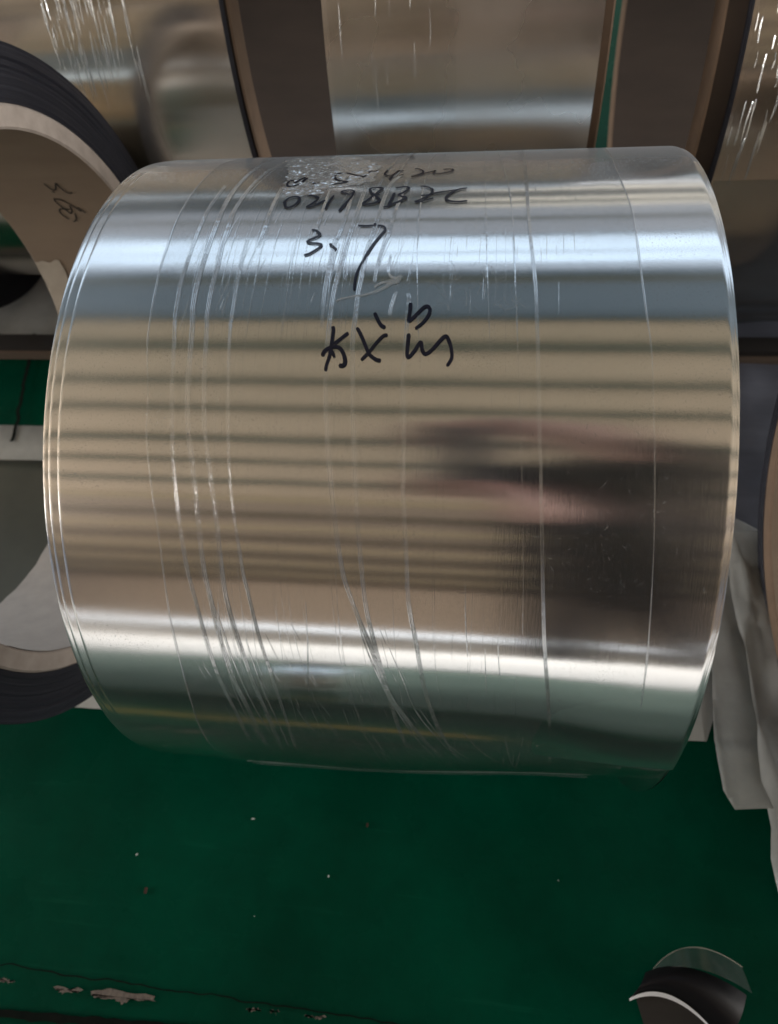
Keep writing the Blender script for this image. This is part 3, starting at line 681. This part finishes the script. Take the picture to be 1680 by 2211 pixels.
# crumpled patch of clear tape under the first two lines of writing
poly = DATA['TAPE']
def inside(x, t):
    c = False
    n = len(poly)
    for i in range(n):
        (x0, t0), (x1, t1) = poly[i], poly[i - 1]
        if (t0 > t) != (t1 > t) and x < (x1 - x0) * (t - t0) / (t1 - t0) + x0:
            c = not c
    return c
xs = [p[0] for p in poly]
tsx = [p[1] for p in poly]
nx, ny = 150, 170
vm, vs, fs = {}, [], []
def tv(i, j):
    if (i, j) not in vm:
        x = min(xs) + (max(xs) - min(xs)) * i / nx
        t = min(tsx) + (max(tsx) - min(tsx)) * j / ny
        a = abs(nz(x * 170, t * 70, 2)) + 0.5 * abs(nz(x * 420, t * 150, 5))
        vm[(i, j)] = len(vs)
        vs.append(polar(x + 0.0004 * nz(x * 300, t * 90, 8), RF_ + 0.00005 + 0.0009 * a * a, t))
    return vm[(i, j)]
for i in range(nx):
    for j in range(ny):
        x = min(xs) + (max(xs) - min(xs)) * (i + 0.5) / nx
        t = min(tsx) + (max(tsx) - min(tsx)) * (j + 0.5) / ny
        if inside(x + 0.003 * nz(x * 120, t * 60, 0), t + 0.01 * nz(x * 130, t * 60, 4)):
            fs.append((tv(i, j), tv(i + 1, j), tv(i + 1, j + 1), tv(i, j + 1)))
link('tape_patch', vs, fs, M['tape'], MC, smooth=False)

vs, fs = [], []
for pts, w in zip(DATA['GLUE'], (0.0022, 0.0035, 0.0045)):
    for k in range(5):
        stroke(vs, fs, [(x + 0.0006 * rnd.uniform(-1, 1), t + 0.004 * rnd.uniform(-1, 1)) for x, t in pts], R0 + 0.0007, w * rnd.uniform(0.15, 0.5), jit=0.8, sub=6)
link('glue_smear', vs, fs, M['smear'], MC, smooth=False)
vs, fs = [], []
for (q, n, L0, L1) in ((DATA['SCR'][0], 70, 0.003, 0.010), (DATA['SCR'][1], 70, 0.0015, 0.004)):
    for k in range(n):
        u, v_ = rnd.random(), rnd.random()
        x = q[0][0] + (q[1][0] - q[0][0]) * u
        t = q[0][1] + (q[2][1] - q[0][1]) * v_
        a = rnd.uniform(-0.9, 0.9) + PI / 2 * rnd.choice((0.6, 1.2))
        L = rnd.uniform(L0, L1)
        bd = rnd.uniform(-0.5, 0.5)
        pts = [(x + L * s * math.cos(a + bd * s), t + L * s * math.sin(a + bd * s) / R0) for s in (0, 0.33, 0.66, 1)]
        stroke(vs, fs, pts, R0 + 0.0007, rnd.uniform(0.00015, 0.00035), sub=3)
o = link('dust_hair', vs, fs, M['smear'], MC, smooth=False)
o['kind'] = 'stuff'

WID = {'size': 0.0018, 'code': 0.0019, 'top': 0.0010, 'number': 0.0018, 'chars': 0.0023}
LBL = {'size': 'black marker line reading 0.5*4=20', 'code': 'black marker line reading 02198BZC', 'top': 'faint scribbled line at the top of the coil', 'number': 'blue black marker line reading 3.7', 'chars': 'large black marker characters below the other lines'}
for key, sts in DATA['INK']:
    vs, fs = [], []
    for pts in sts:
        stroke(vs, fs, pts, R0 + 0.00075, WID[key], jit=0.25, sub=7)
    o = link('handwriting', vs, fs, M['ink'], MC, smooth=False)
    o['label'] = LBL[key]

# ------------------------------------------------------------------ the other coils
def coil(loc, R, xl, xr, rin, rcore, prot_l, prot_r, label, group='coils standing behind and beside', m='metal_far', rz=0.0, seed=0.0, cards=('card', 'card_end')):
    t = thing('metal_coil', loc, label, 'metal coil', group, rz)
    def wob(x, th):
        return 0.00012 * nz(x * 7 + seed, math.cos(th) * 3, math.sin(th) * 3)
    n = 30
    pr = [(xl + (xr - xl) * i / n, R) for i in range(n + 1)]
    vs, fs = [], []
    ns = 220
    for k in range(ns):
        th = 2 * PI * k / ns
        for x, r in pr:
            vs.append(polar(x, r + wob(x, th), th))
    c = n + 1
    for k in range(ns):
        k2 = (k + 1) % ns
        for i in range(n):
            fs.append((k * c + i, k2 * c + i, k2 * c + i + 1, k * c + i + 1))
    link('body', vs, fs, M[m], t)
    for s, x in ((-1, xl), (1, xr)):
        prof = []
        nr = max(3, int((R - rin) / 0.0022))
        rr = random.Random(int(seed * 10) + s)
        for i in range(nr + 1):
            r = rin + 0.0005 + (R - rin - 0.0007) * i / nr
            prof.append((x + s * rr.uniform(-0.0006, 0.0008) * (0 if i == nr else 1), r))
        vs, fs = [], []
        for k in range(ns):
            th = 2 * PI * k / ns
            for x_, r in prof:
                vs.append(polar(x_, r, th))
        c = len(prof)
        for k in range(ns):
            k2 = (k + 1) % ns
            for i in range(c - 1):
                fs.append((k * c + i, k2 * c + i, k2 * c + i + 1, k * c + i + 1))
        o = link('wound_edge', vs, fs, M['wind'], t, smooth=False)
    b = 0.002
    prof = [(xl - prot_l + b, rcore), (xr + prot_r - b, rcore), (xr + prot_r, rcore + b), (xr + prot_r, rin - b), (xr + prot_r - b, rin), (xl - prot_l + b, rin), (xl - prot_l, rin - b), (xl - prot_l, rcore + b)]
    vs, fs = lathe(prof, 200)
    idx = []
    for k in range(200):
        for i in range(len(prof)):
            idx.append(1 if i in (1, 2, 3, 5, 6, 7) else 0)
    o = link('core_tube', vs, fs, None, t, mats=[M[cards[0]], M[cards[1]]], idx=idx)
    sharpen(o, 30)
    return t, o

CL, LT = coil((-0.3564, 0.0453, 0.3240), 0.3240, -0.1627, 0.0, 0.2764, 0.2563, 0.0, 0.002, 'large narrow coil at the left edge with a wide open cardboard core', seed=1.0)
# things stuck on the inside of its core
vs, fs = [], []
for pts in DATA['TUB']:
    stroke(vs, fs, [(x + 0.3564, t) for x, t in pts], 0.2556, 0.0019, sub=6)
o = link('handwriting', vs, fs, M['pen'], LT, smooth=False)
o['label'] = 'pen scribble on the brown inside of the core'
def inner_patch(name, x0, x1, a0, a1, m, jag, r=0.2556):
    nu, nv = 24, 60
    def pt(i, j):
        u, w = i / (nu - 1), j / (nv - 1)
        x = x0 + (x1 - x0) * u
        t = D2R(a0 + (a1 - a0) * w)
        x += jag * nz(3, t * 12, 1) * (u - 0.5) * 2
        t += jag * 6 * nz(x * 60, 2, 4) * (w - 0.5) * 2
        return polar(x, r - 0.0006 * abs(nz(x * 30, t * 8, 9)), t)
    vs, fs = grid(nu, nv, pt)
    return link(name, vs, fs, m, LT)
o = inner_patch('liner_sheet', -0.1615, 0.001, -172, -66, M['liner'], 0.002)
inner_patch('paper_tape', -0.16, -0.125, -24, -4.5, M['kraft'], 0.006, 0.2552)

CA, _ = coil((-0.216, 0.780, 0.400), 0.400, -0.53, 0.0, 0.383, 0.343, 0.0, 0.004, 'film wrapped brassy coil at the top left behind the writing coil', seed=2.0, cards=('card_shade', 'card_brown'))
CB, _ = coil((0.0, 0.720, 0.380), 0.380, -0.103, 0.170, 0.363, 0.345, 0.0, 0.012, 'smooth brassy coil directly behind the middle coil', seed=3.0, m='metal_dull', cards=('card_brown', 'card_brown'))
CC, _ = coil((0.3045, 0.670, 0.350), 0.350, 0.0, 0.40, 0.330, 0.288, 0.020, 0.0, 'film wrapped coil at the top right with its brown core sticking out', seed=4.0, cards=('card_shade', 'card_brown'))
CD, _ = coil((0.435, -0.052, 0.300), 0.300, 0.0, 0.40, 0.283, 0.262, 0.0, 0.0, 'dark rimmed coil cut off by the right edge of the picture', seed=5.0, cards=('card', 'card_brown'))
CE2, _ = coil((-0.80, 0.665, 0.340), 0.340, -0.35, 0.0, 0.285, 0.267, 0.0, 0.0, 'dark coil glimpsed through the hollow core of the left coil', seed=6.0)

for x, lb in ((-0.60, 'left small coil under an added white sheet, mirrored in the middle coil'), (0.29, 'right small coil under an added white sheet, mirrored in the middle coil')):
    coil((x, -0.89, 0.182), 0.182, -0.44, 0.44, 0.12, 0.105, 0.0, 0.0, lb, group='small coils behind the photographer', m='metal', seed=7 + x)
    vs, fs = grid(40, 40, lambda i, j: (x - 0.442 + 0.884 * i / 39, -0.89 + (0.1835 + 0.0015 * nz(i * 0.5, j * 0.4, x)) * math.sin(D2R(-75 + 122 * j / 39)), 0.182 + (0.1835 + 0.0015 * nz(i * 0.5, j * 0.4, x)) * math.cos(D2R(-75 + 122 * j / 39))))
    v2, f2 = grid(40, 40, lambda i, j: (x - 0.40 + 0.80 * i / 39, -0.89 + (0.1850 + 0.002 * nz(i * 0.5, j * 0.4, x + 3)) * math.sin(D2R(48 + 62 * j / 39)), 0.182 + (0.1850 + 0.002 * nz(i * 0.5, j * 0.4, x + 3)) * math.cos(D2R(48 + 62 * j / 39))))
    o = link('liner_sheet', v2, f2, M['palegreen'], None)  # added sheet, its pale green stands in for floor glare in the reflection
    o.modifiers.new('thick', 'SOLIDIFY').thickness = 0.0015
    tag(o, 'added pale green sheet, mirrored as floor glare, on the ' + lb.split(' under')[0], 'liner sheet', 'added green sheets behind the photographer')
    o = link('foam_sheet', vs, fs, M['foam'], None)  # added white sheet, gives the middle coil a bright band to mirror
    o.modifiers.new('thick', 'SOLIDIFY').thickness = 0.002
    tag(o, 'added white sheet, a bright reflector over the ' + lb.split(' under')[0], 'foam sheet', 'added white sheets behind the photographer')
v, f = box(-3, 0.10, -0.650, -0.628, 0.0005, 0.004)
YL = struct(link('floor_line', v, f, M['yellow'], None, smooth=False))

# film pleats on the coils behind
def back_film(t, R, x0, x1, n, tr, seed, wide, lean):
    rnd = random.Random(seed)
    vs, fs = [], []
    for k in range(n):
        x = rnd.uniform(x0, x1)
        th = rnd.uniform(*tr)
        L = rnd.uniform(0.03, 0.14)
        pts = [(x + lean * L * u * R + 0.002 * nz(u, k, 3), th + L * u) for u in (0, 0.3, 0.6, 1)]
        stroke(vs, fs, pts, R + 0.0006, rnd.uniform(*wide), hgt=0.0009, jit=0.8, sub=4)
    o = link('film_pleat', vs, fs, M['ridge'], t, smooth=False)
    o['kind'] = 'stuff'
    vs, fs = grid(30, 160, lambda i, j: polar(x0 + (x1 - x0) * i / 29, R + 0.0005 + 0.0003 * nz(i * 0.8, j * 0.05, seed), 2 * PI * j / 160), wrap=True)
    link('stretch_film', vs, fs, M['film'], t)
back_film(CA, 0.400, -0.195, -0.100, 110, (2.60, 2.92), 5, (0.0004, 0.0013), -0.06)
back_film(CB, 0.380, -0.098, 0.03, 26, (1.9, 2.9), 6, (0.0003, 0.0009), 0.0)
back_film(CC, 0.350, 0.004, 0.20, 110, (2.5, 3.0), 7, (0.0006, 0.0018), 0.0)
# loose film hanging under the top right coil
def bag(i, j):
    u, w = i / 27, j / 35
    x = 0.002 + 0.30 * u
    t = D2R(175 + 75 * w)
    r = 0.3515 + 0.020 * math.sin(PI * w) * (1 - 0.4 * u) + 0.003 * nz(u * 6, w * 9, 2)
    return polar(x, r, t)
vs, fs = grid(28, 36, bag)
link('loose_film', vs, fs, M['scrapfilm'], CC)

# ------------------------------------------------------------------ things lying on the floor
def sheet(name, outline, z, m, nz_amp, label, cat, sub=26, wsc=16.0, thick=0.0006, group=None, aff=None):
    """a thin sheet with the given floor outline, subdivided and rippled; outline is (x, y)"""
    xs = [p[0] for p in outline]; ys_ = [p[1] for p in outline]
    bm = bmesh.new()
    vv = [bm.verts.new((x, y, z)) for x, y in outline]
    bm.faces.new(vv)
    step = max(max(xs) - min(xs), max(ys_) - min(ys_)) / sub
    for ax, lo, hi in ((0, min(xs), max(xs)), (1, min(ys_), max(ys_))):
        c = lo + step
        while c < hi:
            co = [0, 0, z]; no = [0, 0, 0]
            co[ax] = c; no[ax] = 1
            bmesh.ops.bisect_plane(bm, geom=bm.verts[:] + bm.edges[:] + bm.faces[:], plane_co=co, plane_no=no)
            c += step
    for v_ in bm.verts:
        a = 0.5 + 0.5 * nz(v_.co.x * wsc, v_.co.y * wsc * 0.7, len(outline))
        v_.co.z += nz_amp * a
        if aff:
            v_.co.z += aff(v_.co.x, v_.co.y)
    bmesh.ops.recalc_face_normals(bm, faces=bm.faces)
    top = bm.faces[:]
    if top[0].normal.z < 0:
        bmesh.ops.reverse_faces(bm, faces=top)
    r = bmesh.ops.extrude_face_region(bm, geom=bm.faces[:])
    for e in r['geom']:
        if isinstance(e, bmesh.types.BMVert):
            e.co.z += thick
    bmesh.ops.recalc_face_normals(bm, faces=bm.faces)
    me = bpy.data.meshes.new(name)
    bm.to_mesh(me)
    bm.free()
    me.polygons.foreach_set('use_smooth', [True] * len(me.polygons))
    me.materials.append(m)
    o = bpy.data.objects.new(name, me)
    COL.objects.link(o)
    return tag(o, label, cat, group)

sheet('paper_runner', [(-1.1, 0.258), (-1.1, -0.196), (-0.42, -0.196), (0.10, -0.187), (0.345, -0.180), (0.40, -0.05), (0.40, 0.262)], 0.002, M['paper'], 0.0, 'pale paper runner on the green floor under the middle coil', 'paper sheet')
sheet('paper_runner', [(-1.1, 0.635), (-1.1, 0.455), (-0.50, 0.462), (-0.50, 0.625)], 0.002, M['paper'], 0.0, 'grey paper strip under the back row seen through the left coil', 'paper sheet')
sheet('plastic_sheet', [(0.22, 0.085), (0.60, 0.085), (0.66, 0.36), (0.66, 0.75), (0.22, 0.75)], 0.004, M['greyfilm'], 0.006, 'crinkled blue grey plastic sheet on the floor beside the right coils', 'plastic sheet', sub=44, wsc=22.0)
def wave1(x, y):
    return 0.004 * math.sin((x - 0.35) * 60 + y * 3) ** 2 + (0.004 if y < -0.18 else 0.0)
sheet('foam_sheet', [(0.36, 0.15), (0.46, 0.10), (0.455, -0.05), (0.415, -0.16), (0.402, -0.250), (0.362, -0.254), (0.352, -0.235), (0.350, -0.190), (0.36, -0.1)], 0.006, M['milky'], 0.006, 'translucent white foam sheet with a short torn end beside the middle coil', 'foam sheet', sub=60, wsc=34.0, aff=wave1)
def wave2(x, y):
    return 0.006 * math.exp(-((x - (0.404 + 0.012 * math.sin(y * 22 + 1.0))) / 0.005) ** 2) + 0.003 * math.sin(x * 70 + y * 9) ** 2
sheet('foam_sheet', [(0.402, 0.10), (0.50, 0.10), (0.50, -0.46), (0.398, -0.375), (0.392, -0.34), (0.390, -0.30), (0.396, -0.27), (0.394, -0.22), (0.400, -0.10), (0.396, 0.0)], 0.012, M['milky'], 0.005, 'long translucent white foam sheet hanging along the right edge', 'foam sheet', sub=80, wsc=30.0, aff=wave2)

sheet('film_sheet', [(-0.95, 0.183), (-0.60, 0.188), (-0.36, 0.19), (-0.36, -0.15), (-0.95, -0.15)], 0.0035, M['olive'], 0.002, 'smooth grey green plastic sheet on the paper seen through the left coil', 'plastic sheet')

BM = thing('floor_strip', (0, 0.428, 0), 'dark wooden strip lying on the floor in front of the back row of coils', 'wood strip')
v, f = box(-1.3, 0.9, -0.012, 0.018, 0.003, 0.026)
link('strip_body', v, f, M['beam'], BM, smooth=False)
v, f = box(-1.3, 0.9, -0.021, -0.0125, 0.003, 0.016)
link('strip_edge', v, f, M['beam_top'], BM, smooth=False)

def jagged(name, pts, w, m, z, amp, label=None, cat=None, seed=0, parent=None):
    vs, fs = [], []
    for k, (x, y) in enumerate(pts):
        a, b = pts[max(0, k - 1)], pts[min(len(pts) - 1, k + 1)]
        L = math.hypot(b[0] - a[0], b[1] - a[1])
        nx_, ny_ = -(b[1] - a[1]) / L, (b[0] - a[0]) / L
        for s in (-1, 1):
            h = s * w * (0.5 + 0.5 * abs(nz(x * 90, y * 90, seed + s))) + amp * nz(x * 60, y * 60, seed)
            vs.append((x + nx_ * h, y + ny_ * h, z))
    for k in range(len(pts) - 1):
        fs.append((2 * k, 2 * k + 2, 2 * k + 3, 2 * k + 1))
    return link(name, vs, fs, m, parent, smooth=False)
def line(a, b, n):
    return [(a[0] + (b[0] - a[0]) * k / n, a[1] + (b[1] - a[1]) * k / n) for k in range(n + 1)]
jagged('floor_crack', line((-0.50, -0.475), (0.06, -0.484), 150), 0.0011, M['gap'], 0.004, 0.003, parent=FL)
jagged('floor_seam', line((-0.755, 0.47), (-0.700, 0.225), 40), 0.005, M['gap'], 0.004, 0.004, seed=5, parent=FL)
jagged('floor_seam', line((-0.55, -0.524), (0.10, -0.497), 80), 0.006, M['gap'], 0.004, 0.002, seed=9, parent=FL)
def chip(pts, seed):
    cx = sum(p[0] for p in pts) / len(pts); cy = sum(p[1] for p in pts) / len(pts)
    vs = [(cx, cy, 0.005)]
    n = 48
    per = []
    for i in range(len(pts)):
        a, b = pts[i], pts[(i + 1) % len(pts)]
        for k in range(max(3, n // len(pts))):
            u = k / max(3, n // len(pts))
            x, y = a[0] + (b[0] - a[0]) * u, a[1] + (b[1] - a[1]) * u
            per.append((x + 0.0028 * nz(x * 700, y * 700, seed), y + 0.0032 * nz(x * 650, y * 650, seed + 4), 0.005))
    vs += per
    fs = [(0, 1 + k, 1 + (k + 1) % len(per)) for k in range(len(per))]
    link('bare_patch', vs, fs, M['chip'], FL, smooth=False)
for k, pts in enumerate(DATA['CHIPS']):
    chip(pts, k * 3 + 1)

# offcut: curled strip and film scrap at the lower right
SC = thing('metal_offcut', (0.288, -0.424, 0.0), 'curled dark metal offcut with a bright cut edge at the lower right', 'metal scrap')
def arc3(p0, p1, p2, u):
    return tuple((1 - u) ** 2 * a + 2 * u * (1 - u) * b + u * u * c for a, b, c in zip(p0, p1, p2))
LIP = [(-0.060, -0.016, 0.012), (-0.016, 0.012, 0.030), (0.034, -0.046, 0.018)]
TOPE = [(-0.040, 0.010, 0.012), (0.000, 0.034, 0.034), (0.066, 0.000, 0.012)]
def lipf(u):
    return Vector(arc3(*LIP, u))
def topf(u):
    return Vector(arc3(*TOPE, u))
vs, fs = grid(28, 12, lambda i, j: tuple(lipf(i / 27).lerp(topf(i / 27), j / 11) + Vector((0, 0, 0.012 * math.sin(PI * j / 11)))))
link('curl', vs, fs, M['darkmetal'], SC)
def lipband(i, j):
    u = i / 27
    w = 0.0045 * (0.25 + 0.75 * math.sin(PI * min(1, 0.12 + u * 0.8)))
    p = lipf(u) + Vector((0.2, -1.0, 0)).normalized() * w * (j / 2 - 0.2) + Vector((0, 0, 0.004))
    return tuple(p)
vs, fs = grid(28, 3, lipband)
link('cut_edge', vs, fs, M['bright'], SC)
vs, fs = grid(24, 10, lambda i, j: tuple(lipf(i / 23) + Vector((0.008 + 0.01 * j / 9, -0.03 * j / 9, -0.010 * j / 9 + 0.001))))
link('inner_curl', vs, fs, M['beam'], SC)
SFm = thing('film_scrap', (0.288, -0.407, 0.0), 'scrap of clear film leaning over the metal offcut', 'plastic scrap')
def scr(i, j):
    u, w = i / 27, j / 9
    a = Vector(arc3((-0.032, -0.008, 0.006), (0.006, 0.040, 0.02), (0.066, 0.006, 0.010), u))
    b = Vector(arc3((-0.034, -0.012, 0.006), (0.000, 0.016, 0.045), (0.066, -0.016, 0.030), u))
    return tuple(a.lerp(b, w))
vs, fs = grid(28, 10, scr)
link('film', vs, fs, M['scrapfilm'], SFm)
vs, fs = grid(28, 2, lambda i, j: tuple(Vector(scr(i, 0)) + Vector((0, 0.0012 * j, 0.001))))
link('film_rim', vs, fs, M['edge'], SFm)

LBS = ['white speck on the green floor nearest the middle coil', 'white speck on the green floor farthest left', 'white speck on the green floor below the nearest one', 'tiny white speck on the dark green floor at the right', 'faint pale speck below the left speck']
for k, (x, y, s) in enumerate([(-0.181, -0.308, 0.0012), (-0.311, -0.357, 0.0010), (-0.083, -0.359, 0.0010), (0.17, -0.34, 0.0006), (-0.16, -0.405, 0.0005)]):
    v, f = box(-s * 1.2, s * 1.2, -s * 0.6, s * 0.6, 0.001, 0.001 + s)
    v = [(a + 0.3 * s * nz(k, a * 900, b * 900), b + 0.3 * s * nz(a * 700, k, 3), c) for a, b, c in v]
    o = link('floor_chip', v, f, M['speck'], None, smooth=False, loc=(x, y, 0))
    o.rotation_euler.z = k * 0.7
    tag(o, LBS[k], 'floor debris', 'specks of debris on the floor')
for k, (x, y, s, lb) in enumerate([(-0.29, -0.392, 0.0032, 'brown flake on the green floor below the left white speck'), (-0.045, -0.303, 0.0022, 'brown flake on the green floor in front of the middle coil')]):
    v, f = box(-s * 0.5, s * 0.5, -s, s, 0.001, 0.0022)
    o = link('floor_flake', v, f, M['rust'], None, smooth=False, loc=(x, y, 0))
    tag(o, lb, 'floor debris', 'specks of debris on the floor')

SC.scale = SFm.scale = (0.9, 0.9, 0.9)

# ------------------------------------------------------------------ the photographer, seen only as a reflection
PH = thing('phone', tuple(CAM - fwd * 0.016), 'phone held over the coil, seen as a reflection', 'phone')
PH.rotation_euler = cam.matrix_world.to_euler()
v, f = box(-0.050, 0.026, -0.022, 0.134, -0.006, 0.002)
o = link('case', v, f, M['phone'], PH, smooth=False)
md = o.modifiers.new('b', 'BEVEL'); md.width = 0.004; md.segments = 3
vs, fs = [], []
for k in range(24):
    a = 2 * PI * k / 24
    vs += [(0.014 + 0.006 * math.cos(a), 0.012 + 0.006 * math.sin(a), 0.0005), (0.014 + 0.006 * math.cos(a), 0.012 + 0.006 * math.sin(a), -0.0085)]
for k in range(24):
    fs.append((2 * k, 2 * ((k + 1) % 24), 2 * ((k + 1) % 24) + 1, 2 * k + 1))
fs.append(tuple(2 * k + 1 for k in range(24)))
link('lens', vs, fs, M['glass'], PH, smooth=False)
for ch in PH.children:      # the device lies behind the lens plane of the camera
    ch.location = (0, 0, 0.0)

PM = PH.matrix_basis
def onphone(x, y, z):
    return CAM - fwd * (0.016 - (-z)) * 1.0 + R2 * x + U2 * y if False else CAM + R2 * x + U2 * y - fwd * (0.016 + z)
def person():
    V_, E_, Rr = [], [], []
    def add(p, r, par=None):
        V_.append(tuple(p)); Rr.append(r)
        if par is not None:
            E_.append((par, len(V_) - 1))
        return len(V_) - 1
    bx, by = 0.33, -0.86
    pel = add((bx + 0.05, by - 0.42, 0.90), 0.22)
    sp = add((bx + 0.03, by - 0.14, 1.05), 0.21, pel)
    ch = add((bx + 0.02, by + 0.16, 1.19), 0.205, sp)
    ne = add((bx - 0.02, by + 0.29, 1.33), 0.062, ch)
    ck = add((bx - 0.03, by + 0.33, 1.39), 0.062, ne)
    hd = add((bx - 0.04, by + 0.36, 1.46), 0.088, ck)
    add((bx - 0.04, by + 0.36, 1.535), 0.07, hd)
    add((bx - 0.055, by + 0.445, 1.445), 0.013, hd)        # nose
    for s in (-1, 1):
        hip = add((bx + 0.05 + s * 0.11, by - 0.42, 0.80), 0.145, pel)
        kn = add((bx + 0.05 + s * 0.13, by - 0.36, 0.46), 0.10, hip)
        an = add((bx + 0.06 + s * 0.13, by - 0.42, 0.09), 0.05, kn)
        add((bx + 0.07 + s * 0.14, by - 0.26, 0.045), 0.042, an)
    for s, el, wr, palm, out, curl in (
        (1, (0.40, -0.43, 1.02), onphone(0.035, 0.150, 0.03), onphone(-0.020, 0.118, 0.022), -R2, -U2),
        (-1, (0.22, -0.72, 0.94), onphone(0.035, -0.060, 0.03), onphone(-0.020, -0.040, 0.022), -R2, U2)):
        sh = add((bx + s * 0.19, by + 0.19, 1.23), 0.08, ch)
        e = add(el, 0.062, sh)
        w = add(wr, 0.029, e)
        p = add(palm, 0.033, w)
        for q, (len_, sp_) in enumerate(((0.070, -0.030), (0.078, -0.010), (0.072, 0.010), (0.056, 0.028))):
            root = Vector(palm) + out * 0.012 + curl.cross(out) * 0.0 + (U2 * sp_)
            a = add(root, 0.0095, p)
            b = add(root + out * len_ * 0.5 - fwd * 0.004, 0.0088, a)
            add(root + out * len_ * 0.9 + fwd * 0.012, 0.0078, b)
        tr = Vector(palm) + curl * (-0.018) - fwd * 0.006
        a = add(tr, 0.011, p)
        b = add(tr + curl * 0.02 + out * 0.03 - fwd * 0.004, 0.010, a)
        add(tr + curl * 0.03 + out * 0.055 + fwd * 0.001, 0.009, b)
    me = bpy.data.meshes.new('person')
    me.from_pydata(V_, E_, [])
    o = bpy.data.objects.new('person', me)
    COL.objects.link(o)
    sk = o.modifiers.new('skin', 'SKIN')
    for d, r in zip(me.skin_vertices[0].data, Rr):
        d.radius = (r, r)
    me.skin_vertices[0].data[0].use_root = True
    sb = o.modifiers.new('sub', 'SUBSURF')
    sb.levels = sb.render_levels = 2
    dg = bpy.context.evaluated_depsgraph_get()
    m2 = bpy.data.meshes.new_from_object(o.evaluated_get(dg))
    o.modifiers.clear()
    o.data = m2
    m2.materials.clear()
    m2.materials.append(M['cloth']); m2.materials.append(M['skin'])
    for p in m2.polygons:
        c = p.center
        p.use_smooth = True
        hand = (c - CAM).length < 0.235
        head = c.z > 1.36
        p.material_index = 1 if (hand or head) else 0
    tag(o, 'person in dark work clothes holding a phone, seen as a dark reflection', 'person')
    # hair
    vs, fs = [], []
    cx = Vector((bx - 0.04, by + 0.355, 1.475))
    n, k = 14, 24
    for i in range(n):
        a = PI * 0.56 * i / (n - 1)
        for j in range(k):
            b = 2 * PI * j / k
            rr = 0.094 * (1 + 0.05 * nz(i, j * 0.8, 2))
            vs.append((cx.x + rr * math.sin(a) * math.cos(b), cx.y - 0.012 + rr * 1.05 * math.sin(a) * math.sin(b), cx.z + rr * math.cos(a)))
    for i in range(n - 1):
        for j in range(k):
            fs.append((i * k + j, i * k + (j + 1) % k, (i + 1) * k + (j + 1) % k, (i + 1) * k + j))
    link('hair', vs, fs, M['beam'], o)
    return o
person()
